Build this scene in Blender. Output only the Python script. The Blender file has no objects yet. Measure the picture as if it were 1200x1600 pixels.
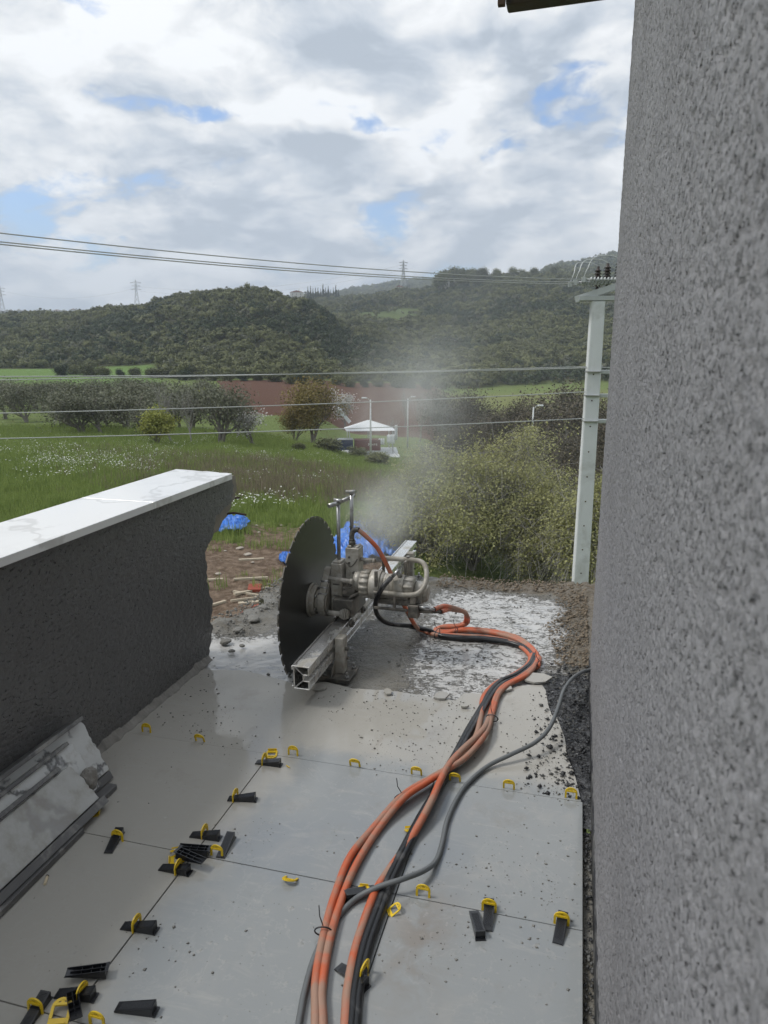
import bpy, bmesh, math, random
import numpy as np
from mathutils import Vector, Matrix
R = math.radians
random.seed(7); rng = np.random.default_rng(7)
SC = bpy.context.scene
COL = SC.collection

# ------------------------------------------------------------------ camera, sky, sun, exposure
EYE = 1.55
PITCH, YAW = R(12.9465), R(14.956)
cam = bpy.data.cameras.new('camera'); cam_o = bpy.data.objects.new('camera', cam); COL.objects.link(cam_o)
cam_o.location = (0, 0, EYE); cam_o.rotation_euler = (R(90) - PITCH, 0, YAW)
cam.sensor_fit = 'VERTICAL'; cam.sensor_height = 36.0; cam.lens = 1131 / 1600 * 36.0
cam.clip_start = 0.02; cam.clip_end = 20000
cam.dof.use_dof = True; cam.dof.focus_distance = 3.6; cam.dof.aperture_fstop = 9.0
SC.camera = cam_o

SUN_EL, SUN_AZ = R(52), R(-105)          # azimuth from +Y towards +X
SUN_DIR = Vector((math.sin(SUN_AZ) * math.cos(SUN_EL), math.cos(SUN_AZ) * math.cos(SUN_EL), math.sin(SUN_EL)))
sun = bpy.data.lights.new('sun', 'SUN'); sun.energy = 1.5; sun.angle = R(14); sun.color = (1.0, .96, .9)
sun_o = bpy.data.objects.new('sun', sun); COL.objects.link(sun_o)
sun_o.rotation_euler = (-SUN_DIR).to_track_quat('-Z', 'Y').to_euler()
SC.view_settings.view_transform = 'Standard'; SC.view_settings.look = 'None'
SC.view_settings.exposure = 0.64; SC.view_settings.gamma = 1.0; SC.view_settings.use_curve_mapping = False
SC.cycles.use_denoising = True
SC.cycles.max_bounces = 8; SC.cycles.diffuse_bounces = 3; SC.cycles.glossy_bounces = 3
SC.cycles.transparent_max_bounces = 12; SC.cycles.volume_bounces = 3
SC.cycles.volume_step_rate = 1.0; SC.cycles.volume_max_steps = 96

# camera rays in world space (for placing things where the photograph shows them)
F_ = 1131.0
_fw = np.array([-math.sin(YAW) * math.cos(PITCH), math.cos(YAW) * math.cos(PITCH), -math.sin(PITCH)])
_rt = np.array([math.cos(YAW), math.sin(YAW), 0.0]); _up = np.cross(_rt, _fw)
_fh = np.array([-math.sin(YAW), math.cos(YAW), 0.0])
def ray(x, y): return F_ * _fw + (x - 600) * _rt - (y - 800) * _up
def fl(x, y, z=0.0):
    d = ray(x, y); return np.array([0, 0, EYE]) + d * ((z - EYE) / d[2])
def onY(x, y, Y):
    d = ray(x, y); return np.array([0, 0, EYE]) + d * (Y / d[1])
def onX(x, y, X):
    d = ray(x, y); return np.array([0, 0, EYE]) + d * (X / d[0])
def at_d(x, y, dh):
    d = ray(x, y); return np.array([0, 0, EYE]) + d * (dh / (d @ _fh))

# world: Nishita sky seen through gaps of a procedural cloud cover
W = bpy.data.worlds.new('World'); SC.world = W; W.use_nodes = True
nt = W.node_tree; nt.nodes.clear()
def N(t, typ, ins=None, **kw):
    n = t.nodes.new(typ)
    for k, v in kw.items(): setattr(n, k, v)
    for k, v in (ins or {}).items():
        s = n.inputs[k]
        if hasattr(v, 'is_output') or isinstance(v, bpy.types.NodeSocket): t.links.new(v, s)
        else: s.default_value = v
    return n
def M(t, op, a, b=None, c=None, clamp=False):
    n = t.nodes.new('ShaderNodeMath'); n.operation = op; n.use_clamp = clamp
    for i, v in enumerate((a, b, c)):
        if v is None: continue
        if isinstance(v, bpy.types.NodeSocket): t.links.new(v, n.inputs[i])
        else: n.inputs[i].default_value = v
    return n.outputs[0]
def VM(t, op, a, b=None, s=None):
    n = t.nodes.new('ShaderNodeVectorMath'); n.operation = op
    for i, v in enumerate((a, b)):
        if v is None: continue
        if isinstance(v, bpy.types.NodeSocket): t.links.new(v, n.inputs[i])
        else: n.inputs[i].default_value = v
    if s is not None:
        if isinstance(s, bpy.types.NodeSocket): t.links.new(s, n.inputs['Scale'])
        else: n.inputs['Scale'].default_value = s
    return n.outputs['Value'] if op in ('DOT_PRODUCT', 'LENGTH', 'DISTANCE') else n.outputs[0]
def MIX(t, f, a, b, mode='MIX'):
    n = t.nodes.new('ShaderNodeMix'); n.data_type = 'RGBA'; n.blend_type = mode
    for s, v in ((n.inputs[0], f), (n.inputs[6], a), (n.inputs[7], b)):
        if isinstance(v, bpy.types.NodeSocket): t.links.new(v, s)
        else:
            s.default_value = v if not isinstance(v, tuple) or len(v) == 4 else (*v, 1)
    return n.outputs[2]
def RAMP(t, f, *stops):
    n = t.nodes.new('ShaderNodeValToRGB'); t.links.new(f, n.inputs[0]); e = n.color_ramp.elements
    while len(e) < len(stops): e.new(0.5)
    for i, (p, c) in enumerate(stops):
        e[i].position = p; e[i].color = (*c, 1) if isinstance(c, tuple) else (c, c, c, 1)
    return n.outputs[0]
def MR(t, v, a, b, c=0.0, d=1.0, smooth=True):
    n = t.nodes.new('ShaderNodeMapRange'); n.interpolation_type = 'SMOOTHSTEP' if smooth else 'LINEAR'
    t.links.new(v, n.inputs[0])
    for i, q in enumerate((a, b, c, d)): n.inputs[i + 1].default_value = q
    return n.outputs[0]
def NOISE(t, vec, scale, detail=4, rough=.55, dist=0.0, out='Fac', dim='3D', lac=2.0):
    n = N(t, 'ShaderNodeTexNoise', {'Scale': scale, 'Detail': detail, 'Roughness': rough, 'Distortion': dist, 'Lacunarity': lac}, noise_dimensions=dim)
    if vec is not None: t.links.new(vec, n.inputs['Vector'])
    return n.outputs[out]

sky = N(nt, 'ShaderNodeTexSky', sky_type='NISHITA', sun_disc=False, sun_elevation=SUN_EL, sun_rotation=SUN_AZ, air_density=1.0, dust_density=1.2, ozone_density=1.3)
geo = N(nt, 'ShaderNodeTexCoord'); dirv = geo.outputs['Generated']
sep = N(nt, 'ShaderNodeSeparateXYZ', {0: dirv}); dz = M(nt, 'MAXIMUM', sep.outputs[2], 0.0)
den = M(nt, 'ADD', dz, 0.16)
flat = N(nt, 'ShaderNodeCombineXYZ', {0: M(nt, 'DIVIDE', sep.outputs[0], den), 1: M(nt, 'DIVIDE', sep.outputs[1], den), 2: 0.0}).outputs[0]
# clouds live on a flattened shell overhead; q adds a little height so banks stand up near the horizon
den2 = M(nt, 'ADD', M(nt, 'MULTIPLY', dz, .9), .42)
q3 = VM(nt, 'ADD', N(nt, 'ShaderNodeCombineXYZ', {0: M(nt, 'DIVIDE', sep.outputs[0], den2), 1: M(nt, 'DIVIDE', sep.outputs[1], den2), 2: M(nt, 'DIVIDE', M(nt, 'MULTIPLY', dz, 2.0), den2)}).outputs[0], (3.7, 1.3, .4))
warp = NOISE(nt, q3, 2.4, 4, .55, out='Color')
qw = VM(nt, 'ADD', q3, VM(nt, 'SCALE', VM(nt, 'SUBTRACT', warp, (.5, .5, .5)), s=.22))
n1 = NOISE(nt, qw, 2.1, 10, .56)
toward = VM(nt, 'ADD', qw, (SUN_DIR.x * .06, SUN_DIR.y * .06, .10))
n1b = NOISE(nt, toward, 2.1, 10, .56)
n2 = NOISE(nt, qw, 6.0, 9, .66)
cover = M(nt, 'ADD', n1, M(nt, 'MULTIPLY', M(nt, 'SUBTRACT', n2, .5), .34))
# where the photograph shows the blue gaps
def gap(px, py, sx, sy, amp, ang=0.0):
    d = Vector(ray(px, py)).normalized()
    r = Vector(_rt); u = d.cross(r).normalized() * -1
    r2 = (r * math.cos(ang) + u * math.sin(ang)); u2 = (u * math.cos(ang) - r * math.sin(ang))
    wv = VM(nt, 'ADD', dirv, VM(nt, 'SCALE', VM(nt, 'SUBTRACT', warp, (.5, .5, .5)), s=.16))
    dv = VM(nt, 'SUBTRACT', wv, tuple(d))
    a = M(nt, 'DIVIDE', VM(nt, 'DOT_PRODUCT', dv, tuple(r2)), sx / 1131)
    b = M(nt, 'DIVIDE', VM(nt, 'DOT_PRODUCT', dv, tuple(u2)), sy / 1131)
    e = M(nt, 'ADD', M(nt, 'MULTIPLY', a, a), M(nt, 'MULTIPLY', b, b))
    return M(nt, 'MULTIPLY', M(nt, 'POWER', 2.718, M(nt, 'MULTIPLY', e, -1.0)), amp)
g = None
for a in ((868, 160, 90, 40, .19, .1), (480, 186, 200, 17, .27, -.05), (628, 280, 34, 26, .21, 0), (190, 48, 80, 24, .19, -.35), (50, 275, 140, 36, .15, 0), (660, 232, 44, 22, .18, 0), (770, 250, 60, 30, .14, -.3), (620, 335, 110, 22, .12, 0)):
    v = gap(*a); g = v if g is None else M(nt, 'ADD', g, v)
cover = M(nt, 'SUBTRACT', M(nt, 'ADD', cover, .115), g)
alpha = MR(nt, cover, .43, .53)
relief = M(nt, 'MULTIPLY', M(nt, 'SUBTRACT', n1, n1b), 3.8)
thick = MR(nt, cover, .52, .82)
lum = M(nt, 'ADD', M(nt, 'SUBTRACT', M(nt, 'SUBTRACT', .97, M(nt, 'MULTIPLY', thick, .36)), M(nt, 'MULTIPLY', M(nt, 'SUBTRACT', n2, .5), -.8)), relief)
lum = M(nt, 'MINIMUM', M(nt, 'MAXIMUM', lum, .56), 1.10)
lowglow = MR(nt, dz, .30, .0)
lum = M(nt, 'ADD', lum, M(nt, 'MULTIPLY', lowglow, .02))
ccol = MIX(nt, MR(nt, lum, .5, 1.02), (.80, .91, 1.06), (.98, .99, 1.0))
ccol = VM(nt, 'SCALE', ccol, s=M(nt, 'MULTIPLY', lum, 5.5))
skyc = VM(nt, 'SCALE', sky.outputs[0], s=.92)
skyc = VM(nt, 'MULTIPLY', skyc, (.62, .84, 1.08))
veil = M(nt, 'MAXIMUM', alpha, MR(nt, dz, .16, .02, 0, .55))
full = MIX(nt, veil, skyc, ccol)
below = MIX(nt, MR(nt, sep.outputs[2], -.02, 0.0), (.9, .95, .85), full)
bg = N(nt, 'ShaderNodeBackground', {'Color': below, 'Strength': .125})
nt.links.new(bg.outputs[0], N(nt, 'ShaderNodeOutputWorld').inputs[0])

# ------------------------------------------------------------------ numpy noise
_perm = np.random.default_rng(3).permutation(512)
def _h(ix, iy, iz): return (_perm[(_perm[(_perm[ix % 512] + iy) % 512] + iz) % 512]) / 511.0
def vnoise(x, y, z=0.0):
    x, y, z = np.broadcast_arrays(np.asarray(x, float), np.asarray(y, float), np.asarray(z, float))
    ix, iy, iz = np.floor(x).astype(int), np.floor(y).astype(int), np.floor(z).astype(int)
    fx, fy, fz = x - ix, y - iy, z - iz
    fx, fy, fz = [f * f * (3 - 2 * f) for f in (fx, fy, fz)]
    r = 0
    for a in (0, 1):
        for b in (0, 1):
            for c in (0, 1):
                r = r + _h(ix + a, iy + b, iz + c) * (fx if a else 1 - fx) * (fy if b else 1 - fy) * (fz if c else 1 - fz)
    return r
def fbm(x, y, z=0.0, o=4, g=.5):
    s = 0; a = 1; t = 0
    for i in range(o):
        s = s + a * vnoise(np.asarray(x) * 2 ** i + 17 * i, np.asarray(y) * 2 ** i + 31 * i, np.asarray(z) * 2 ** i); t += a; a *= g
    return s / t

# ------------------------------------------------------------------ object helpers
def tag(o, label=None, cat=None, group=None, kind=None):
    if label: o['label'] = label
    if cat: o['category'] = cat
    if group: o['group'] = group
    if kind: o['kind'] = kind
    return o
def link(o, parent=None):
    COL.objects.link(o)
    if parent is not None: o.parent = parent
    return o
def empty(name, loc=(0, 0, 0), rz=0.0):
    o = bpy.data.objects.new(name, None); o.empty_display_size = .05; o.location = loc; o.rotation_euler = (0, 0, rz); return link(o)
def mesh_obj(name, V, Fc, mat, parent=None, smooth=False, cols=None, hide=False):
    me = bpy.data.meshes.new(name); V = np.asarray(V, float).reshape(-1, 3)
    if isinstance(Fc, np.ndarray):
        k = Fc.shape[1]; n = len(Fc)
        me.vertices.add(len(V)); me.vertices.foreach_set('co', V.ravel())
        me.loops.add(n * k); me.loops.foreach_set('vertex_index', Fc.ravel().astype(np.int32))
        me.polygons.add(n); me.polygons.foreach_set('loop_start', np.arange(0, n * k, k, dtype=np.int32))
        me.update(calc_edges=True)
    else:
        me.from_pydata([tuple(v) for v in V], [], Fc)
    if smooth: me.polygons.foreach_set('use_smooth', np.ones(len(me.polygons), bool))
    if cols is not None:
        a = me.color_attributes.new('tint', 'FLOAT_COLOR', 'POINT')
        c = np.ones((len(V), 4)); c[:, :cols.shape[1]] = cols; a.data.foreach_set('color', c.ravel())
    me.materials.append(mat); me.update()
    o = bpy.data.objects.new(name, me)
    return o if hide else link(o, parent)
class B:
    """collects shapes in one mesh"""
    def __init__(s): s.bm = bmesh.new()
    def _fin(s, verts, M4):
        if M4 is not None: bmesh.ops.transform(s.bm, matrix=M4, verts=verts)
    def box(s, x0, x1, y0, y1, z0, z1, M4=None):
        vs = [s.bm.verts.new((x, y, z)) for z in (z0, z1) for x, y in ((x0, y0), (x1, y0), (x1, y1), (x0, y1))]
        for f in ((0, 3, 2, 1), (4, 5, 6, 7), (0, 1, 5, 4), (1, 2, 6, 5), (2, 3, 7, 6), (3, 0, 4, 7)): s.bm.faces.new([vs[i] for i in f])
        s._fin(vs, M4); return s
    def prism(s, poly, h0, h1, axis='z', M4=None):
        def P(a, b, h): return {'z': (a, b, h), 'y': (a, h, b), 'x': (h, a, b)}[axis]
        A = [s.bm.verts.new(P(a, b, h0)) for a, b in poly]; C = [s.bm.verts.new(P(a, b, h1)) for a, b in poly]
        n = len(poly)
        s.bm.faces.new(A); s.bm.faces.new(C[::-1])
        for i in range(n): s.bm.faces.new((A[i], C[i], C[(i + 1) % n], A[(i + 1) % n]))
        s._fin(A + C, M4); return s
    def cyl(s, p, q, r, r2=None, seg=20, M4=None):
        p, q = Vector(p), Vector(q); r2 = r if r2 is None else r2
        d = (q - p).normalized(); a = d.orthogonal().normalized(); b = d.cross(a)
        A = []; C = []
        for i in range(seg):
            t = 2 * math.pi * i / seg; w = a * math.cos(t) + b * math.sin(t)
            A.append(s.bm.verts.new(p + w * r)); C.append(s.bm.verts.new(q + w * r2))
        s.bm.faces.new(A[::-1]); s.bm.faces.new(C)
        for i in range(seg):
            f = s.bm.faces.new((A[i], A[(i + 1) % seg], C[(i + 1) % seg], C[i])); f.smooth = True
        s._fin(A + C, M4); return s
    def tube(s, pts, r, seg=10, smooth_n=0, cap=True):
        P = crom(pts, smooth_n) if smooth_n else np.asarray(pts, float)
        V, Fc = tube_arrays(P, r, seg)
        vs = [s.bm.verts.new(v) for v in V]
        for f in Fc: s.bm.faces.new([vs[i] for i in f]).smooth = True
        if cap:
            s.bm.faces.new(vs[:seg][::-1]); s.bm.faces.new(vs[-seg:])
        return s
    def obj(s, name, mat, parent=None, bevel=0.0, recalc=True):
        if recalc: bmesh.ops.recalc_face_normals(s.bm, faces=s.bm.faces[:])
        if bevel:
            es = [e for e in s.bm.edges if len(e.link_faces) == 2 and e.calc_face_angle(0) > .6]
            bmesh.ops.bevel(s.bm, geom=es, offset=bevel, segments=1, affect='EDGES', clamp_overlap=True)
        me = bpy.data.meshes.new(name); s.bm.to_mesh(me); s.bm.free(); me.materials.append(mat)
        return link(bpy.data.objects.new(name, me), parent)
def crom(pts, n):
    P = np.asarray(pts, float); P = np.vstack([2 * P[0] - P[1], P, 2 * P[-1] - P[-2]]); out = []
    for i in range(1, len(P) - 2):
        a, b, c, d = P[i - 1:i + 3]
        for k in range(n):
            t = k / n
            out.append(.5 * (2 * b + (c - a) * t + (2 * a - 5 * b + 4 * c - d) * t * t + (3 * b - a - 3 * c + d) * t ** 3))
    out.append(P[-2]); return np.array(out)
def tube_arrays(P, r, seg=8):
    P = np.asarray(P, float); n = len(P); r = np.broadcast_to(r, (n,))
    T = np.gradient(P, axis=0); T /= np.linalg.norm(T, axis=1)[:, None] + 1e-12
    a = np.cross(T[0], [0, 0, 1]);
    if np.linalg.norm(a) < .1: a = np.cross(T[0], [1, 0, 0])
    a /= np.linalg.norm(a); V = []
    th = np.linspace(0, 2 * np.pi, seg, endpoint=False)
    for i in range(n):
        a = a - T[i] * (a @ T[i]); a /= np.linalg.norm(a); b = np.cross(T[i], a)
        V.append(P[i] + r[i] * (np.cos(th)[:, None] * a + np.sin(th)[:, None] * b))
    V = np.vstack(V); i = np.arange(n - 1)[:, None]; j = np.arange(seg)[None]
    Fc = np.stack([i * seg + j, i * seg + (j + 1) % seg, (i + 1) * seg + (j + 1) % seg, (i + 1) * seg + j], -1).reshape(-1, 4)
    return V, Fc
def copy_tree(o, parent=None):
    c = o.copy(); COL.objects.link(c); c.parent = parent
    for ch in o.children: copy_tree(ch, c)
    return c

# ------------------------------------------------------------------ materials
def new_mat(name):
    m = bpy.data.materials.new(name); m.use_nodes = True; t = m.node_tree
    return m, t, t.nodes['Principled BSDF']
def simple(name, col, rough=.6, metal=0.0, var=.25, scale=20, bump=0.0, bscale=200, dirt=None, dirt_amt=.4, spec=.5, coat=0.0, tr=None):
    m, t, p = new_mat(name); tc = N(t, 'ShaderNodeTexCoord'); o = tc.outputs['Object']
    n = NOISE(t, o, scale, 5, .6)
    c = MIX(t, n, tuple(v * (1 - var) for v in col), tuple(min(1, v * (1 + var)) for v in col))
    if dirt:
        d = MR(t, NOISE(t, o, scale * .35, 6, .65, .6), .62 - dirt_amt * .5, .72 - dirt_amt * .25)
        c = MIX(t, d, c, dirt)
        t.links.new(M(t, 'ADD', M(t, 'MULTIPLY', d, .25), rough, clamp=True), p.inputs['Roughness'])
        if metal: t.links.new(M(t, 'MULTIPLY', M(t, 'SUBTRACT', 1.0, d), metal), p.inputs['Metallic'])
    else:
        p.inputs['Roughness'].default_value = rough; p.inputs['Metallic'].default_value = metal
    p.inputs['Specular IOR Level'].default_value = spec; p.inputs['Coat Weight'].default_value = coat; p.inputs['Coat Roughness'].default_value = .12
    t.links.new(c, p.inputs['Base Color'])
    if bump:
        b = N(t, 'ShaderNodeBump', {'Strength': bump, 'Distance': .002, 'Height': NOISE(t, o, bscale, 4, .6)}); t.links.new(b.outputs[0], p.inputs['Normal'])
    return m
MT = {}
MT['yellow'] = simple('yellow_plastic', (.72, .50, .02), .35, var=.15, dirt=(.42, .36, .2), dirt_amt=.15, scale=40)
MT['black'] = simple('black_plastic', (.014, .015, .018), .28, var=.3, dirt=(.10, .10, .10), dirt_amt=.12, scale=30, spec=.6)
MT['orange'] = simple('orange_hose', (.52, .115, .045), .45, var=.14, scale=14, dirt=(.34, .21, .155), dirt_amt=.46)
MT['blackhose'] = simple('black_hose', (.012, .013, .015), .3, var=.3, dirt=(.08, .08, .08), dirt_amt=.2, bump=.3, bscale=400)
MT['greycable'] = simple('grey_cable', (.13, .14, .145), .45, var=.15, scale=12)
MT['alu'] = simple('aluminium', (.60, .59, .56), .38, metal=.85, var=.12, scale=14, dirt=(.33, .31, .27), dirt_amt=.42, bump=.15, bscale=90)
MT['cast'] = simple('slurry_splashed_cast_metal', (.46, .44, .40), .45, metal=.3, var=.2, scale=30, dirt=(.27, .25, .21), dirt_amt=.5, bump=.4, bscale=150)
MT['castdark'] = simple('dark_cast_metal', (.10, .095, .085), .45, metal=.4, var=.3, scale=30, dirt=(.22, .2, .17), dirt_amt=.35, bump=.4, bscale=150)
MT['steel'] = simple('steel_tube', (.42, .42, .42), .3, metal=.9, var=.2, scale=30, dirt=(.22, .21, .19), dirt_amt=.3)
MT['rust'] = simple('rusty_steel', (.06, .035, .02), .8, var=.4)
MT['wood'] = simple('pale_timber', (.42, .36, .27), .8, var=.25, scale=6)
MT['redbrick'] = simple('broken_red_tile', (.26, .06, .035), .85, var=.3, scale=6)
MT['whiteconc'] = simple('pale_render', (.62, .60, .56), .85, var=.15, scale=3, dirt=(.4, .37, .3), dirt_amt=.3)
MT['pole'] = simple('cast_concrete', (.62, .64, .65), .8, var=.08, scale=3, dirt=(.48, .49, .48), dirt_amt=.3, bump=.2, bscale=40)
MT['galv'] = simple('galvanised_steel', (.48, .5, .5), .5, metal=.4, var=.15, scale=8)
MT['wire'] = simple('bare_conductor', (.42, .43, .43), .55, metal=.0, var=.1)
MT['insul'] = simple('brown_porcelain', (.035, .025, .022), .25, var=.2)
MT['tarp'] = simple('blue_tarpaulin', (.035, .17, .58), .38, var=.3, scale=3, dirt=(.16, .30, .62), dirt_amt=.25)
MT['roofred'] = simple('clay_roof', (.24, .10, .06), .85, var=.2, scale=3)
MT['navy'] = simple('navy_sheet', (.02, .035, .10), .6)
MT['maroon'] = simple('maroon_sheet', (.13, .028, .022), .6)
MT['letter'] = simple('white_letter_paint', (.75, .73, .7), .6, var=.02)
MT['glassdark'] = simple('dark_window', (.02, .025, .03), .15, spec=.8)
MT['bitumen'] = simple('bitumen_membrane', (.022, .023, .026), .45, var=.5, scale=20, dirt=(.13, .13, .125), dirt_amt=.3, bump=.8, bscale=60)
MT['striptile'] = simple('grey_porcelain_strip', (.105, .105, .105), .38, var=.18, scale=16, dirt=(.27, .265, .25), dirt_amt=.22, bump=.15)
MT['pebble'] = simple('concrete_crumb', (.20, .195, .18), .8, var=.6, scale=40)
MT['gutter'] = simple('dark_gutter', (.03, .026, .022), .5, var=.3, dirt=(.06, .045, .03), dirt_amt=.3)
MT['white'] = simple('white_tarp_roof', (.72, .74, .76), .6, var=.05, scale=1)
MT['paper'] = simple('cigarette_paper', (.62, .52, .36), .7, var=.1)

def plaster(name, c0, c1, grain, depth, stretch=(1, 1, 1), drag=0.0, rough=.75):
    """roller-textured render: raised worms with small pits between them"""
    m, t, p = new_mat(name); o = N(t, 'ShaderNodeTexCoord').outputs['Object']
    v = N(t, 'ShaderNodeMapping', {'Vector': o, 'Scale': stretch}).outputs[0]
    w = VM(t, 'ADD', v, VM(t, 'SCALE', NOISE(t, v, grain * .5, 2, .5, out='Color'), s=.9 / grain))
    a = NOISE(t, w, grain, 3, .6); b = NOISE(t, w, grain * .35, 3, .55)
    vor = N(t, 'ShaderNodeTexVoronoi', {'Vector': w, 'Scale': grain * .75, 'Randomness': 1.0}, feature='SMOOTH_F1').outputs['Distance']
    pit = MR(t, a, .30, .41)
    h = M(t, 'ADD', M(t, 'ADD', M(t, 'MULTIPLY', a, .40), M(t, 'MULTIPLY', vor, -.30)), M(t, 'ADD', M(t, 'MULTIPLY', pit, 1.0), M(t, 'MULTIPLY', b, .9)))
    bp = N(t, 'ShaderNodeBump', {'Strength': 1.0, 'Distance': depth, 'Height': h}); t.links.new(bp.outputs[0], p.inputs['Normal'])
    c = MIX(t, M(t, 'ADD', M(t, 'MULTIPLY', pit, .55), M(t, 'ADD', .15, M(t, 'MULTIPLY', b, .18))), c0, c1)  # pits darkened in colour too, adding painted shade to the relief
    big = NOISE(t, o, 1.3, 4, .6)
    c = MIX(t, MR(t, big, .3, .75, 0, .35), c, tuple(x * .72 for x in c0))
    t.links.new(c, p.inputs['Base Color']); p.inputs['Roughness'].default_value = rough
    return m
MT['wall'] = plaster('grey_roller_render', (.150, .149, .155), (.262, .261, .272), 135, .008)
MT['parapet'] = plaster('dark_wet_render', (.065, .065, .066), (.145, .144, .142), 85, .008, (1, .55, 1), rough=.36)
MT['parcore'] = simple('broken_block_core', (.25, .225, .185), .9, var=.4, scale=18, bump=1.0, bscale=50)

def marble(name, base=(.70, .71, .71), vein=(.12, .12, .13), amt=1.0, rough=.18, dirt=.25, sc=3.2):
    m, t, p = new_mat(name); o = N(t, 'ShaderNodeTexCoord').outputs['Object']
    w = VM(t, 'ADD', o, VM(t, 'SCALE', NOISE(t, o, sc, 5, .6, out='Color'), s=.35))
    v = NOISE(t, w, sc * .9, 4, .55)
    line = MR(t, M(t, 'ABSOLUTE', M(t, 'SUBTRACT', v, .5)), .002, .035, 1, 0)
    cloud = MR(t, NOISE(t, w, sc * 1.7, 4, .6), .5, .8, 0, .5)
    c = MIX(t, M(t, 'MULTIPLY', line, amt), MIX(t, cloud, base, tuple(b * .75 for b in base)), vein)
    d = MR(t, NOISE(t, o, 14, 6, .7), .72 - dirt, .85 - dirt * .5)
    c = MIX(t, M(t, 'MULTIPLY', d, .6), c, (.30, .28, .24))
    t.links.new(c, p.inputs['Base Color']); t.links.new(M(t, 'ADD', rough, M(t, 'MULTIPLY', d, .4)), p.inputs['Roughness'])
    return m
MT['coping'] = marble('white_marble', (.78, .78, .77), (.45, .44, .42), .5, .12, .05, 2.0)
MT['marble'] = marble('veined_marble', (.56, .57, .56), (.085, .085, .09), .9, .3, .18, 3.4)
MT['marble2'] = marble('dusty_marble', (.44, .445, .43), (.17, .16, .16), .45, .35, .3, 2.2)

def floor_mat():
    """porcelain under a film of cement slurry and water"""
    m, t, p = new_mat('wet_slurry_tile'); o = N(t, 'ShaderNodeNewGeometry').outputs['Position']
    s = N(t, 'ShaderNodeSeparateXYZ', {0: o}); X, Y = s.outputs[0], s.outputs[1]
    big = NOISE(t, o, 1.6, 5, .6, .4); mid = NOISE(t, o, 7, 6, .65, .5); fine = NOISE(t, o, 60, 4, .6)
    clean = (.27, .285, .29); slurry = (.385, .37, .335)
    f = M(t, 'ADD', M(t, 'MULTIPLY', M(t, 'ADD', X, 1.02), -2.6), M(t, 'MULTIPLY', M(t, 'SUBTRACT', big, .5), 1.6))
    f = M(t, 'MAXIMUM', MR(t, f, -.15, .25), MR(t, M(t, 'ADD', M(t, 'SUBTRACT', Y, 2.36), M(t, 'MULTIPLY', M(t, 'SUBTRACT', mid, .5), .25)), -.03, .12, 0, .9))
    c = MIX(t, f, clean, slurry)
    c = MIX(t, MR(t, mid, .50, .75, 0, .35), c, (.36, .35, .33))
    so = N(t, 'ShaderNodeMapping', {'Vector': o, 'Rotation': (0, 0, R(28)), 'Scale': (3.0, 14.0, 1)}).outputs[0]
    smear = NOISE(t, so, 1.6, 6, .65, .5)
    c = MIX(t, MR(t, smear, .55, .72, 0, .30), c, (.42, .41, .385))
    tide = MR(t, M(t, 'ABSOLUTE', M(t, 'SUBTRACT', NOISE(t, o, 3.4, 6, .62, .5), .52)), .0, .010, .14, 0)
    c = MIX(t, tide, c, (.44, .43, .41))
    rx_ = M(t, 'DIVIDE', M(t, 'ADD', X, .33), .085); ry_ = M(t, 'DIVIDE', M(t, 'SUBTRACT', Y, 1.60), .22)
    st = M(t, 'POWER', 2.718, M(t, 'MULTIPLY', M(t, 'ADD', M(t, 'MULTIPLY', rx_, rx_), M(t, 'MULTIPLY', ry_, ry_)), -1.0))
    c = MIX(t, M(t, 'MULTIPLY', M(t, 'MULTIPLY', st, MR(t, mid, .35, .6)), .55), c, (.19, .15, .115))
    c = MIX(t, MR(t, NOISE(t, o, 3.1, 6, .7), .56, .72, 0, .3), c, (.20, .175, .145))
    pits = MR(t, NOISE(t, o, 75, 2, .5), .70, .755)
    spots = MR(t, NOISE(t, o, 28, 3, .6), .66, .72)
    area = MR(t, NOISE(t, o, 2.3, 3, .6), .42, .62)
    c = MIX(t, M(t, 'MULTIPLY', M(t, 'MAXIMUM', pits, M(t, 'MULTIPLY', spots, .7)), M(t, 'ADD', M(t, 'MULTIPLY', area, .7), .12)), c, (.085, .08, .07))
    halo = MR(t, NOISE(t, VM(t, 'ADD', o, (.003, .004, 0)), 28, 3, .6), .60, .66)
    c = MIX(t, M(t, 'MULTIPLY', M(t, 'MULTIPLY', halo, area), .35), c, (.40, .39, .37))
    t.links.new(c, p.inputs['Base Color'])
    wet = MR(t, NOISE(t, o, 2.2, 5, .6, .6), .36, .56)
    rg = M(t, 'ADD', M(t, 'MULTIPLY', M(t, 'SUBTRACT', 1.0, wet), .16), M(t, 'ADD', .045, M(t, 'MULTIPLY', M(t, 'MAXIMUM', pits, spots), .25)))
    t.links.new(rg, p.inputs['Roughness']); p.inputs['IOR'].default_value = 1.42
    hgt = M(t, 'ADD', M(t, 'MULTIPLY', mid, .5), M(t, 'ADD', M(t, 'MULTIPLY', M(t, 'MAXIMUM', pits, spots), .5), M(t, 'MULTIPLY', fine, .05)))
    b = N(t, 'ShaderNodeBump', {'Strength': .22, 'Distance': .0012, 'Height': hgt}); t.links.new(b.outputs[0], p.inputs['Normal'])
    return m
MT['tile'] = floor_mat()
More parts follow.
